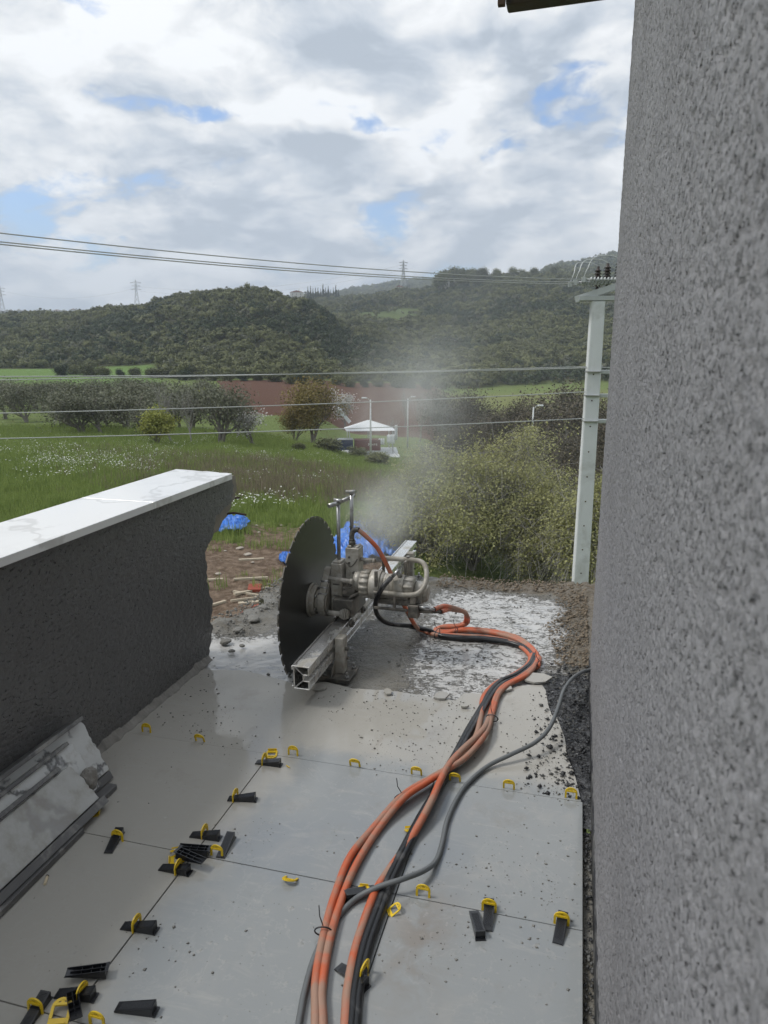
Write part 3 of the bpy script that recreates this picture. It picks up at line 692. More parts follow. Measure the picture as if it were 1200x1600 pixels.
blos = [tree_proto('blossom_tree', 4, 1.6, .10, 0, MT['blossom'], MT['twig'], 7, .75, 2, .10, k, .22, s, .8) for s, k in ((13, 15), (14, 30))]
dark = [tree_proto('dark_evergreen', 7, 3.0, .16, 0, MT['leaf_dark'], MT['twig'], 8, .5, 2, .20, 44, .4, s, 1.2) for s in (15, 16)]
green = [tree_proto('broadleaf_tree', 7, 2.6, .16, 0, MT['leaf_forest'], MT['twig'], 8, .6, 2, .24, 60, .5, s, .9) for s in (17, 18, 19)]

OG = 'olive trees in the grove left of the ploughed field'
ol_spots = [(42, 660, 606), (105, 664, 612), (130, 684, 618), (8, 655, 600), (68, 640, 598), (165, 640, 596), (200, 676, 616), (160, 684, 622), (212, 660, 600), (240, 640, 598), (128, 648, 598), (20, 640, 596),
            (90, 640, 600), (265, 668, 604), (300, 676, 612), (186, 655, 604), (332, 655, 606), (226, 688, 640)]
SIDE = lambda x: 'far left' if x < 60 else 'left' if x < 150 else 'middle' if x < 230 else 'right'
ol_sorted = sorted(range(len(ol_spots)), key=lambda i: ol_spots[i][0])
ordn = ['first', 'second', 'third', 'fourth', 'fifth', 'sixth', 'seventh', 'eighth', 'ninth', 'tenth', 'eleventh', 'twelfth', 'thirteenth', 'fourteenth', 'fifteenth', 'sixteenth', 'seventeenth', 'last']
for rank, i in enumerate(ol_sorted):
    x_, yb, yt = ol_spots[i]; H, p = H_at(x_, yb, yt)
    put_tree(olive[i % 4], x_, yb, H, 'grey-green olive tree in the grove, %s from the left edge' % ordn[rank], OG, sx=1.0 + .3 * rng.random())
for (x_, yb, yt, pr, lab, sx) in (
    (247, 702, 640, yellow, 'bright yellow-green bushy tree at the front edge of the meadow', 1.0),
    (345, 700, 612, olive[2], 'dark grey-green olive standing alone before the red ploughed field', .8),
    (372, 690, 625, olive[1], 'low olive tucked behind the small white blossoming tree', .9),
    (272, 699, 592, bare[0], 'tall pale leafless tree rising out of the olive grove', .8),
    (301, 698, 604, bare[1], 'pale leafless tree beside the tallest bare one in the grove', .7),
    (403, 704, 645, blos[0], 'small dark-stemmed tree with sparse white blossom on the meadow edge', 1.15),
    (487, 692, 596, gold, 'large golden-brown tree left of the white-roofed shelter', 1.25),
    (458, 692, 632, gold, 'lower golden-brown tree at the left foot of the large golden one', 1.1),
    (538, 668, 612, blos[1], 'rounded tree full of white blossom behind the shelter', 1.1),
    (322, 640, 608, yellow, 'small yellow-green tree at the left corner of the ploughed field', 1.0),
    (655, 690, 610, bare[1], 'bare grey tree behind the mist right of the shelter', .8),
    (632, 668, 604, bare[0], 'thin bare tree above the right end of the shelter roof', .8),
    (612, 700, 650, bare[1], 'short bare tree in front of the right half of the shelter', .8)):
    H, p = H_at(x_, yb, yt); put_tree(pr, x_, yb, H, lab, None, sx=sx)
for k in range(18):
    x_ = -20 + 365 * ((k * 0.618) % 1); dh = 96 + 90 * rng.random(); xx, yy = pos_cd(x_, dh)
    put_tree(olive[k % 4], 0, 0, 3.6 + 1.6 * rng.random(), 'grey olive in the rear rows of the grove, merged with its neighbours', 'rear olives of the grove', at=(xx, yy), sx=1.3 + .3 * rng.random())
# low dark bushes at the meadow edge
for k, (x_, yb, yt, sx) in enumerate(((520, 716, 690, 1.9), (560, 722, 700, 1.9), (470, 712, 694, 1.8), (595, 735, 712, 1.9))):
    H, p = H_at(x_, yb, yt); put_tree(green[k % 3], x_, yb, H, 'low dark green bush before the shelter, %s from the left' % ordn[k], 'low bushes on the meadow edge', name='bush', sx=sx, cat='bush')
# row at the foot of the hill, behind the fields
for k, x_ in enumerate(np.linspace(95, 690, 26)):
    yb = np.interp(x_, [95, 230, 300, 400, 560, 690], [584, 588, 592, 594, 603, 606]) + rng.random() * 3
    H, p = H_at(x_, yb, yb - 16 - 12 * rng.random())
    put_tree(green[k % 3] if k % 4 else dark[k % 2], x_, yb, H, 'broad dark tree in the hedge row at the foot of the hill', 'hedge row trees at the foot of the hill', name='hedgerow_tree', sx=1.5).location.z -= H * .38
# brownish scrub wood on the slope to the right
k = 0
for dh, xs_, yt0 in ((125, np.arange(690, 1010, 34), 618), (95, np.arange(700, 1020, 40), 640), (70, np.arange(690, 1030, 44), 672), (48, np.arange(800, 1040, 44), 702), (36, np.arange(830, 1040, 46), 748)):
    for x_ in xs_:
        xx, yy = pos_cd(x_ + rng.normal() * 8, dh * (1 + .05 * rng.normal())); z = float(terr(xx, yy)); r_ = ray(x_, yt0 + rng.normal() * 9 + (22 if x_ < 800 and dh < 100 else 0)); d_ = xx * _fh[0] + yy * _fh[1]
        H = EYE + r_[2] / (r_ @ _fh) * d_ - z
        put_tree(scrub[k % 3], 0, 0, max(H, 2.5), 'thin half-bare brown tree in the wooded gully behind the big shrub', 'half-bare trees in the gully', at=(xx, yy), sx=.9 + .3 * rng.random()); k += 1
# crest trees of the right-hand hill against the sky
for k, x_ in enumerate(np.linspace(682, 868, 24)):
    dh = 880 + 60 * rng.random(); xx, yy = pos_cd(x_, dh); top = 415 + 14 * rng.random() + (6 if x_ < 700 else 0) - (3 if 840 < x_ < 860 else 0); z = float(terr(xx, yy)); r_ = ray(x_, top)
    H = EYE + r_[2] / (r_ @ _fh) * dh - z
    put_tree(green[k % 3], 0, 0, max(H, 8), 'tall leafy tree on the crest of the right hill against the sky', 'crest trees on the right hill', name='crest_tree', at=(xx, yy), sx=.95).location.z -= 3
# cypress clump on the saddle
cyp_root = bpy.data.objects.new('cypress_tree', None)
V, Fc, c = crown_arrays(1.15, 6.5, 40, 1500, .55, .5, .5, 1.6); V[:, 2] += 6.3; V[:, :2] *= (1.15 - np.clip(V[:, 2:] / 14, 0, 1))
cc = mesh_obj('crown', V, Fc, MT['leaf_dark'], cols=c * .4, hide=True); cc.parent = cyp_root
V, Fc = tube_arrays([(0, 0, -1), (0, 0, 5)], .25, 6); ct = mesh_obj('trunk', V, Fc, MT['twig'], hide=True); ct.parent = cyp_root
for k, x_ in enumerate(np.linspace(483, 530, 13)):
    dh = 1130 + 30 * rng.random(); xx, yy = pos_cd(x_, dh); z = float(terr(xx, yy)); r_ = ray(x_, 445 + 8 * rng.random() - (2 if 495 < x_ < 512 else 0)); H = EYE + r_[2] / (r_ @ _fh) * dh - z
    put_tree((cyp_root, 12.6), 0, 0, H, 'dark pointed cypress in the clump on the saddle between the hills', 'cypresses on the saddle', at=(xx, yy), sx=1.05)

# the big half-leafed shrubs right behind the terrace
def big_shrub(px, dh, ytop, width_px, seed, label, leafy=1.0, per=26, name='shrubby_tree'):
    root = empty(name); xx, yy = pos_cd(px, dh); z = float(terr(xx, yy)); r_ = ray(px, ytop); H = EYE + r_[2] / (r_ @ _fh) * dh - z
    rd = random.Random(seed); L = []; tips = []
    Wd = width_px / 1160 * dh * .5
    for s in range(11):
        a = 6.28 * s / 11 + rd.random() * .5; e = (.15 + .75 * (s % 3) / 2) * .85; M_ = []
        tt = limbs(M_, (0, 0, -.2), H * .52 * (.8 + .3 * rd.random()), .05, 8, .6, 0, 5, 3, seed * 97 + s, .15)
        rot = Matrix.Rotation(e, 3, Vector((-math.sin(a), math.cos(a), 0))); rn = np.array(rot)
        L += [(v @ rn.T, f) for v, f in M_]; tips += [np.array(rot @ t) for t in tt]
    T = np.array(tips); V, Fc = join_arrays(L)
    ext = np.percentile(np.abs(T[:, :2]), 97); kx = Wd / ext; kz = H / np.percentile(T[:, 2], 99.7)
    for q in (T, V): q[:, :2] *= kx; q[:, 2] *= kz
    # hanging and arching whips that close the crown down to the ground
    mesh_obj('trunk', V, Fc, MT['twig'], root)
    LL = []
    for q in T[rng.random(len(T)) < .42]:
        d = rng.normal(size=3) * .5; d[2] -= .25; p1 = q + d * .5; p2 = p1 + d * .3 + [0, 0, -.2]
        LL.append(tube_arrays([q, p1, p2], [.008, .006, .004], 3))
    V, Fc = join_arrays(LL); w = mesh_obj('twig', V, Fc, MT['twigpale'], root); w['kind'] = 'stuff'
    dens = (fbm(T[:, 0] / 1.1 + 50, T[:, 1] / 1.1 + 50, T[:, 2] / 1.1, 3)); keep = rng.random(len(T)) < np.clip((dens - .28) * 2.6, .12, 1) * leafy
    T = T[keep]; idx = np.repeat(np.arange(len(T)), per)
    P = T[idx] + rng.normal(size=(len(idx), 3)) * [.20, .20, .16]
    V, Fc = quads(P, .060 * (.6 + .9 * rng.random(len(P))), .15, .8)
    col = np.clip(.25 + .4 * (dens[keep][idx] - .3) + rng.random(len(T))[idx] * .25 + rng.random(len(idx)) * .35, 0, 1)
    mesh_obj('crown', V, Fc, MT['leaf_shrub'], root, cols=np.repeat(np.stack([col] * 3, 1), 4, axis=0))
    root.location = (xx, yy, z); tag(root, label, 'tree'); print(name, H, Wd, len(P)); return root
big_shrub(748, 24, 676, 265, 3, 'big spreading shrub with yellow-green spring leaves behind the terrace edge', 1.0, 20)
big_shrub(868, 22, 752, 150, 5, 'lower twiggy yellow-green shrub directly left of the concrete pole', .9, 16)
big_shrub(950, 20, 752, 120, 8, 'yellow-green shrub half hidden between the concrete pole and the wall', .9, 16)
big_shrub(645, 26, 768, 120, 6, 'small pale green shrub at the left foot of the big spreading one', .8, 12)

# ------------------------------------------------------------------ far houses, pylons, street lamp, shelter
def zat(xx, yy): return float(terr(xx, yy))
def gable_house(px, dh, w, d, h, rh, rz, label, wall='whiteconc', floors=1, py=None):
    xx, yy = pos_cd(px, dh); z = zat(xx, yy)
    if py is not None: r_ = ray(px, py); z = max(z - 1, EYE + r_[2] / (r_ @ _fh) * dh)
    e = empty('house', (xx, yy, z), rz)
    B().box(-w / 2, w / 2, -d / 2, d / 2, -4, h).obj('wall', MT[wall], e)
    b = B(); b.prism([(-w / 2 - .4, h + .003), (w / 2 + .4, h + .003), (0, h + rh)], -d / 2 - .4, d / 2 + .4, 'y'); b.obj('roof', MT['roofred'], e)
    for f in range(floors):
        for k in (-1, 0, 1) if w > 9 else (-1, 1):
            B().box(k * w * .3 - .6, k * w * .3 + .6, -d / 2 - .06, -d / 2 - .003, 1.0 + f * 3, 2.3 + f * 3).obj('window', MT['glassdark'], e)
    return tag(e, label, 'house')
gable_house(466, 1150, 20, 10, 7.5, 3, YAW, 'pale two-storey house at the left end of the cypress clump', floors=2, py=465)
gable_house(692, 900, 11, 8, 6, 3, YAW + .3, 'white house with gable at the left end of the right hill crest', py=446)
gable_house(713, 905, 9, 8, 7, 2.5, YAW - .2, 'small tall white house right of the gabled one on the hill crest', floors=2, py=445)
gable_house(624, 1060, 11, 7, 3.2, 2, YAW, 'low white house at the foot of the middle pylon', py=452)
for k, (px, w, yb) in enumerate(((70, 26, 491), (95, 34, 490), (120, 22, 489.5), (142, 40, 489), (163, 26, 488), (182, 18, 489), (14, 24, 492), (40, 18, 491.5))):
    gable_house(px, 2450, w, 14, 7 + (k % 3) * 2, 4, YAW + .2 * (k % 3), 'tiny pale house of the far town, %s of the skyline row' % ('nearest the left edge', 'second', 'third', 'fourth', 'fifth', 'sixth', 'seventh', 'last')[[6, 7, 0, 1, 2, 3, 4, 5].index(k)], floors=2, py=yb)
# far-off tree line on the left ridge
V, Fc, c = crown_arrays(7, 4, 14, 200, 2.0, .4); V[:, 2] += 3; fm = mesh_obj('r', V, Fc, MT['leaf_dark'], cols=c, hide=True)
xc = rng.uniform(-60, 360, 240); dh = rng.uniform(2380, 2500, 240); x, y = pos_cd(xc, dh)
scatter('ridge_trees', np.stack([x, y, terr(x, y) - 1], 1), [fm], .7 + .6 * rng.random(240), rng.random(240) * 6.28, np.zeros(240, int), 'far blue-green tree line along the left skyline ridge')

def pylon(px, ybase, ytop, dh, label):
    xx, yy = pos_cd(px, dh); r0, r1 = ray(px, ybase), ray(px, ytop); z0 = EYE + r0[2] / (r0 @ _fh) * dh; z1 = EYE + r1[2] / (r1 @ _fh) * dh; H = z1 - z0
    e = empty('pylon', (xx, yy, z0), YAW + .25); t = .34
    lv = [0, .22, .40, .55, .67, .78, .88, 1.0]; wd = [.10, .072, .052, .036, .03, .026, .02, .004]
    for sx in (-1, 1):
        for sy in (-1, 1):
            B().tube([(sx * w * H, sy * w * H, q * H) for q, w in zip(lv, wd)], t, 4, cap=False).obj('leg', MT['galv'], e)
    b = B()
    for (q0, w0), (q1, w1) in zip(list(zip(lv, wd))[:-1], list(zip(lv, wd))[1:]):
        for k in range(4):
            c4 = [(-1, -1), (1, -1), (1, 1), (-1, 1)]; a, c = c4[k], c4[(k + 1) % 4]
            b.tube([(a[0] * w0 * H, a[1] * w0 * H, q0 * H), (c[0] * w1 * H, c[1] * w1 * H, q1 * H)], t * .6, 3, cap=False)
            b.tube([(c[0] * w0 * H, c[1] * w0 * H, q0 * H), (a[0] * w1 * H, a[1] * w1 * H, q1 * H)], t * .6, 3, cap=False)
    b.obj('bracing', MT['galv'], e)
    for q, w in ((.66, .19), (.78, .15), (.89, .19)):
        b = B(); b.tube([(-w * H, 0, q * H), (w * H, 0, q * H)], t * .9, 4); b.tube([(-w * H, 0, q * H), (0, 0, (q + .05) * H), (w * H, 0, q * H)], t * .7, 4)
        b.obj('cross_arm', MT['galv'], e)
    return tag(e, label, 'pylon', 'lattice pylons on the skyline')
pylon(10, 489, 446, 1500, 'lattice pylon at the far left edge of the skyline')
pylon(219, 482, 437, 1350, 'lattice pylon on the skyline left of the wooded hill')
pylon(629.5, 447, 406, 1020, 'lattice pylon on the ridge in the middle of the skyline')

# shelter with a white pyramid roof, red and blue sheeting under it
sx_, sy_ = pos_cd(577, 112); sz = zat(sx_, sy_); rr_ = ray(577, 704); sz = EYE + rr_[2] / (rr_ @ _fh) * 112
e = empty('shelter', (sx_, sy_, sz), YAW + .12)
hw = 3.8
b = B(); bm = b.bm; vs = [bm.verts.new(v) for v in ((-hw, -2.6, 3.35), (hw, -2.6, 3.35), (hw, 2.6, 3.35), (-hw, 2.6, 3.35), (-.3, 0, 4.75), (.0, 0, 4.75))]
for f in ((0, 1, 5, 4), (1, 2, 5), (2, 3, 4, 5), (3, 0, 4), (3, 2, 1, 0)): bm.faces.new([vs[i] for i in f])
b.obj('roof', MT['white'], e)
for x in (-3.3, 0, 3.3):
    for y in (-2.4, 2.4): B().cyl((x, y, -.3), (x, y, 3.34), .07, seg=8).obj('post', MT['galv'], e)
tag(e, 'open shelter with a white peaked roof beyond the meadow', 'shelter')
def world_of(e_, p): return (Matrix.Translation(e_.location) @ Matrix.Rotation(e_.rotation_euler.z, 4, 'Z')) @ Vector(p)
van = empty('container', world_of(e, (-1.0, -3.3, .35)), YAW + .12)
B().box(-1.6, 2.2, -1.0, 1.0, .25, 1.85).obj('body', MT['maroon'], van)
bb = B()
for k, (x0, x1, z0, z1) in enumerate(((.35, .42, 1.0, 1.35), (.42, .55, 1.28, 1.35), (.55, .62, 1.0, 1.35), (.42, .55, 1.14, 1.19), (.78, .84, 1.0, 1.3), (.84, 1.0, 1.1, 1.16), (1.0, 1.06, 1.0, 1.3), (1.18, 1.24, 1.0, 1.3), (1.24, 1.4, 1.24, 1.3), (1.24, 1.38, 1.12, 1.17), (1.5, 1.56, 1.0, 1.3), (1.62, 1.68, 1.0, 1.3))): bb.box(x0, x1, -1.03, -1.003, z0, z1)
bb.obj('lettering', MT['letter'], van)
tag(van, 'dark red container with faded white lettering under the shelter roof', 'container')
nb = empty('container', world_of(e, (-4.1, -3.0, .5)), YAW + .12); B().box(-1.2, 1.2, -.9, .9, .2, 1.7).obj('body', MT['navy'], nb); B().box(-1.25, 1.25, -.95, .95, 1.703, 1.78).obj('lid', MT['galv'], nb)
tag(nb, 'dark blue container left of the red one at the shelter', 'container')
pt = mesh_obj('yard', [world_of(e, p) for p in ((-5, -5.5, -.25), (4, -5.5, -.3), (4.5, 2.5, .12), (-5, 2.5, .12))], [(0, 1, 2, 3)], MT['pole']); tag(pt, kind='structure')
# white laundry / sheets right of shelter
for k, (px, py, w, h) in enumerate(((611, 686, 1.2, 1.3), (619, 676, .4, 2.2), (596, 690, .9, .9))):
    p = at_d(px, py, 108); b = B(); V = [(w * (i / 8 - .5), .15 * math.sin(i * 1.7), h * (j / 4 - .5) + .1 * math.sin(i * 2.3 + j)) for j in range(5) for i in range(9)]
    F2 = [(j * 9 + i, j * 9 + i + 1, j * 9 + i + 10, j * 9 + i + 9) for j in range(4) for i in range(8)]
    o = mesh_obj('white_sheet', V, F2, MT['white'], smooth=True); o.location = p; o.rotation_euler = (0, 0, YAW); so = o.modifiers.new('thick', 'SOLIDIFY'); so.thickness = .03
    tag(o, ('wide white sheet hanging right of the shelter', 'tall narrow white sheet beside the shelter', 'small white sheet low before the shelter post')[k], 'sheet')
# chute-like white panel on the tree's right
p = at_d(536, 648, 112); o = B().box(-.25, .25, -.15, .15, -1.6, 1.3).obj('chute', MT['white']); o.location = p; o.rotation_euler = (0, R(-42), YAW)
tag(o, 'tilted narrow white chute left above the shelter roof', 'chute')
o = B().cyl((0, 0, -.4), (0, 0, .4), .45, .3, 12).obj('white_tank', MT['white']); o.location = at_d(530, 641, 112); tag(o, 'small white round tank on top of the tilted chute', 'tank')

def lamp(px, yb, yt, dh, label, side=-1):
    xx, yy = pos_cd(px, dh); r0, r1 = ray(px, yb), ray(px, yt); z0 = EYE + r0[2] / (r0 @ _fh) * dh; H = EYE + r1[2] / (r1 @ _fh) * dh - z0
    e = empty('street_lamp', (xx, yy, z0), YAW); B().cyl((0, 0, -1.5), (0, 0, H * .97), .17, .09, 10).obj('post', MT['pole'], e)
    B().tube([(0, 0, H * .93), (side * .4, 0, H), (side * .9, 0, H * 1.0)], .04, 6).obj('arm', MT['galv'], e)
    b = B(); b.box(side * .9 - .38, side * .9 + .38, -.16, .16, H * 1.0 - .08, H * 1.0 + .12); b.obj('lamp_head', MT['white'], e, bevel=.05)
    return tag(e, label, 'street lamp', 'street lamps by the lane')
lamp(578.5, 697, 622, 104, 'concrete street lamp standing before the white-roofed shelter', -1)
lamp(638, 690, 620, 125, 'street lamp half lost in the mist right of the shelter', 1)
lamp(838, 705, 634, 95, 'street lamp between the misty trees left of the concrete pole', 1)

# ------------------------------------------------------------------ concrete line pole
PD = 12.0
pt_ = at_d(934, 470, PD); px0, py0 = pt_[0], pt_[1]; topz = pt_[2]
e = empty('utility_pole', (px0, py0, GZ), YAW * .6)
Hp = topz - GZ
b = B(); bm = b.bm
w0, w1 = .142, .106; d0_, d1_ = .13, .09
lo = [bm.verts.new((sx * w0, sy * d0_, -.3)) for sx, sy in ((-1, -1), (1, -1), (1, 1), (-1, 1))]; hi = [bm.verts.new((sx * w1, sy * d1_, Hp)) for sx, sy in ((-1, -1), (1, -1), (1, 1), (-1, 1))]
bm.faces.new(lo[::-1]); bm.faces.new(hi)
for k in range(4): bm.faces.new((lo[k], lo[(k + 1) % 4], hi[(k + 1) % 4], hi[k]))
b.obj('shaft', MT['pole'], e, bevel=.014)
b = B()
for k in range(13):
    z = Hp - 1.15 - .42 * k; s = w1 + (w0 - w1) * (1 - z / Hp); yy = -(d1_ + (d0_ - d1_) * (1 - z / Hp))
    b.cyl((-.01, yy - .003, z), (-.01, yy + .03, z), .013, seg=8)
hl = b.obj('climbing_hole', MT['rust'], e); hl['kind'] = 'stuff'
for py_ in (578, 615, 655):
    z = at_d(925, py_, PD)[2] - GZ; w = w1 + (w0 - w1) * (1 - z / Hp)
    bk = B().box(w + .003, w + .16, -.05, .04, z - .06, z + .0).obj('bracket', MT['galv'], e, bevel=.006)
    B().box(-w - .006, w + .006, -.14, .14, z - .035, z - .02).obj('strap', MT['steel'], bk)
# cross-arm running towards the building, swung up at the far end in view
ca = B(); ca.box(-.30, .40, -.10, .10, .003, .07); ca.obj('pole_cap', MT['galv'], e).location = (0, 0, Hp)
arm = B().box(-.35, 1.35, -.07, .07, 0, .10).obj('cross_arm', MT['galv'], e); arm.location = (0, -.02, Hp + .075); arm.rotation_euler = (R(0), R(-17), R(-14))
def armpt(t, h=0.1, y=-.02): return arm.matrix_basis @ Vector((t, y, h))
ins_tips = []
for k, (t, tp) in enumerate(((.19, .0), (.27, .15), (.40, .33))):
    b = B(); p = armpt(t, .10); q = p + Vector((0, 0, .0))
    for j in range(6): b.cyl((0, 0, .04 + j * .045), (0, 0, .075 + j * .045), .075 - .004 * j, .035, 14)
    b.cyl((0, 0, -.02), (0, 0, .34), .025, seg=10)
    o = b.obj('pin_insulator', MT['insul'], e); o.location = armpt(tp, .12, .12)
    # tension string lying towards the line
    b = B(); n_ = 9
    d = Vector((-1, 0, .02)).normalized()
    for j in range(n_): s0 = .05 + j * .052; b.cyl(d * s0, d * (s0 + .02), .042, .03, 12)
    b.cyl(d * 0, d * .58, .012, seg=8)
    o2 = b.obj('tension_insulator', MT['glassdark'] if 0 else MT['galv'], e); o2.location = armpt(t, .12, -.04)
    B().box(-.62, -.56, -.03, .03, -.035, .045).obj('clamp', MT['galv'], o2)
    st = o2.location + Vector((-.6, 0, .01)); en = o.location + Vector((0, 0, .35))
    B().tube([st, st + Vector((.06, 0, .16)), (st + en) / 2 + Vector((-.12, 0, .17)), en + Vector((-.15, 0, .05)), en], .007, 6, smooth_n=8).obj('jumper_cable', MT['galv'], e)
    ins_tips.append((Matrix.Translation(e.location) @ Matrix.Rotation(e.rotation_euler.z, 4, 'Z')) @ st)
tag(e, 'tall tapered concrete utility pole with cross-arm beside the grey wall', 'utility pole')

def wire(p0, p1, r, label, sag=0.0, group='overhead wires from the concrete pole'):
    p0, p1 = np.array(p0), np.array(p1); t = np.linspace(0, 1, 60)[:, None]; P = p0 + (p1 - p0) * t; P[:, 2] -= 4 * sag * (t * (1 - t))[:, 0]
    V, Fc = tube_arrays(P, r, 6); o = mesh_obj('overhead_wire', V, Fc, MT['wire'], smooth=True); tag(o, label, 'wire', group)
wire(ins_tips[2], at_d(-260, 333, 6.2), .006, 'highest thin overhead wire crossing the sky', .10)
wire(ins_tips[1], at_d(-260, 349, 6.2), .006, 'overhead wire just above the lowest one crossing the sky', .10)
wire(ins_tips[0], at_d(-260, 353, 6.2), .006, 'lowest of the three overhead wires crossing the sky', .10)
wire(at_d(942, 574, PD), at_d(-260, 588, 10), .009, 'uppermost of the wires crossing in front of the fields', .05)
wire(at_d(942, 572, PD + .1), at_d(-260, 598, 9.6), .007, 'wire just below the uppermost one before the ploughed field', .02)
wire(at_d(937, 611, PD), at_d(-260, 650, 10), .008, 'overhead wire crossing in front of the olive trees', .06)
wire(at_d(932, 653, PD), at_d(-260, 690, 10), .008, 'lowest overhead wire crossing before the meadow', .05)
wire(at_d(942, 574, PD), at_d(1300, 566, 16), .009, 'wire running on from the upper bracket behind the wall', .05)
wire(at_d(932, 655, PD), at_d(1300, 652, 16), .008, 'wire running on from the lower bracket behind the wall', .05)
for k, (a, b_, c_) in enumerate((((219, 448), (629, 414), 0), ((219, 455), (629, 422), 0), ((219, 448), (10, 456), 0))):
    wire(at_d(*a, 1350), at_d(*b_, 1020 if k < 2 else 1500), .12, ('faint high-voltage line from the left pylon to the middle one, upper', 'faint high-voltage line from the left pylon to the middle one, lower', 'faint high-voltage line between the two left pylons')[k], 16, 'faint lines between pylons')

# ------------------------------------------------------------------ things lying on the site below
def tarp(px, py, w, d, h, label, seed, rz=0):
    p = gnd(px, py, 10); n, m = 70, 40; u, v = np.meshgrid(np.linspace(-1, 1, n), np.linspace(-1, 1, m), indexing='ij')
    edge = 1 + .35 * (fbm(u * 1.6 + seed, v * 1.6, seed, 3) - .5) * 2
    x = u * w / 2 * edge * (1 - .25 * np.abs(v) ** 3) + .10 * (fbm(u * 5, v * 5, seed + 9., 3) - .5); y = v * d / 2 * edge * (1 - .3 * np.abs(u) ** 3)
    rid = np.abs(fbm(u * 2.2 + seed * 3, v * 2.2 + seed, seed + 2., 4) - .5) * 2; rid2 = np.abs(fbm(u * 6 + seed, v * 6, seed + 5., 3) - .5) * 2
    z = .04 + h * (1 - rid) ** 2.2 * (1 - .7 * np.maximum(np.abs(u), np.abs(v)) ** 3) + h * .35 * (1 - rid2) ** 2
    I = np.arange(n - 1)[:, None]; J = np.arange(m - 1)[None]; Fq = np.stack([I * m + J, (I + 1) * m + J, (I + 1) * m + J + 1, I * m + J + 1], -1).reshape(-1, 4)
    o = mesh_obj('tarpaulin', np.stack([x, y, z], -1), Fq, MT['tarp'], smooth=False); o.location = (p[0], p[1], p[2] - .02); o.rotation_euler = (0, 0, YAW + rz)
    s = o.modifiers.new('thick', 'SOLIDIFY'); s.thickness = .012; tag(o, label, 'tarpaulin'); return o
tarp(359, 824, 1.7, 2.4, .36, 'small blue tarpaulin heap beside the end of the parapet', 3.3, .1)
tarp(590, 852, 2.9, 4.6, .62, 'large crumpled blue tarpaulin behind the saw blade and handles', 7.7, .15)
tarp(541, 868, 1.4, 3.0, .5, 'crumpled blue tarpaulin between blade and handles, left of the large heap', 5.1, .4)
tarp(449, 880, .5, 1.0, .3, 'scrap of blue tarpaulin left of the saw blade', 9.4, .3)
def debris(name, px, py, L, w, h, rz, mat, label, group=None, dmin=10):
    p = gnd(px, py, dmin); b = B(); b.box(-L / 2, L / 2, -w / 2, w / 2, 0, h); o = b.obj(name, MT[mat])
    o.location = (p[0], p[1], p[2] + .02); o.rotation_euler = (rng.normal() * .06, rng.normal() * .05, rz); tag(o, label, name.replace('_', ' '), group); return o
pl = [(395, 925, 1.5, .1, .9), (400, 932, 1.6, .08, -.35), (386, 938, 1.0, .08, .5), (412, 942, 1.5, .16, .2), (425, 916, 1.3, .12, .45), (392, 906, 1.1, .12, .3), (383, 912, .8, .1, .2), (393, 876, .9, .14, .2), (388, 897, .8, .1, -.2), (334, 947, .9, .1, .9), (330, 908, .8, .12, .15)]; pl = [q for i, q in enumerate(pl) if i not in (4, 6, 8)]
for k, (x_, y_, L, w, a) in enumerate(pl):
    debris('timber_offcut', x_, y_, L, w, .06, YAW + a, 'wood', 'pale timber offcut on the mud left of the blade, %s from the top' % ordn[sorted(range(len(pl)), key=lambda i: pl[i][1]).index(k)], 'timber offcuts on the mud')
for k, (x_, y_, L, w, a) in enumerate(((415, 948, 1.1, .2, .7), (405, 962, 1.3, .12, .2), (398, 922, .5, .5, .1), (422, 955, .8, .3, .9))):
    debris('red_tile_piece', x_, y_, L * .8, w, .1, YAW + a, 'redbrick', ('broken red tile piece leaning in the rubble by the slab edge', 'long thin red piece lowest in the rubble by the slab edge', 'square red block furthest out in the rubble', 'red shard right against the blade in the rubble')[k], 'red debris by the slab edge')
st_spots = [(385, 800), (366, 812), (387, 868), (383, 964), (418, 798), (440, 822), (404, 833), (345, 990), (395, 880), (375, 858), (370, 832), (401, 822), (352, 862), (341, 898)]
MT['debrisstone'] = simple('dusty_stone', (.36, .32, .27), .9, var=.25, scale=5)
def rock(name, r, seed, mat, flat=.6):
    b = B(); bmesh.ops.create_icosphere(b.bm, subdivisions=2, radius=r); q = random.Random(seed)
    ax = [Vector((q.gauss(0, 1), q.gauss(0, 1), q.gauss(0, 1))).normalized() for _ in range(7)]
    for v in b.bm.verts:
        for a in ax:
            d = v.co.dot(a); lim = r * (.72)
            if d > lim: v.co -= a * (d - lim)
        v.co.z *= flat
    return b.obj(name, mat)
for k, (x_, y_) in enumerate(st_spots):
    p = gnd(x_, y_, 10); o = rock('stone', .06 + .12 * rng.random() ** 1.5, 40 + k, MT['debrisstone'], .4); o.location = (p[0], p[1], p[2] + .04); tag(o, 'pale stone or render lump on the muddy ground below the terrace', 'stone', 'pale stones on the mud')

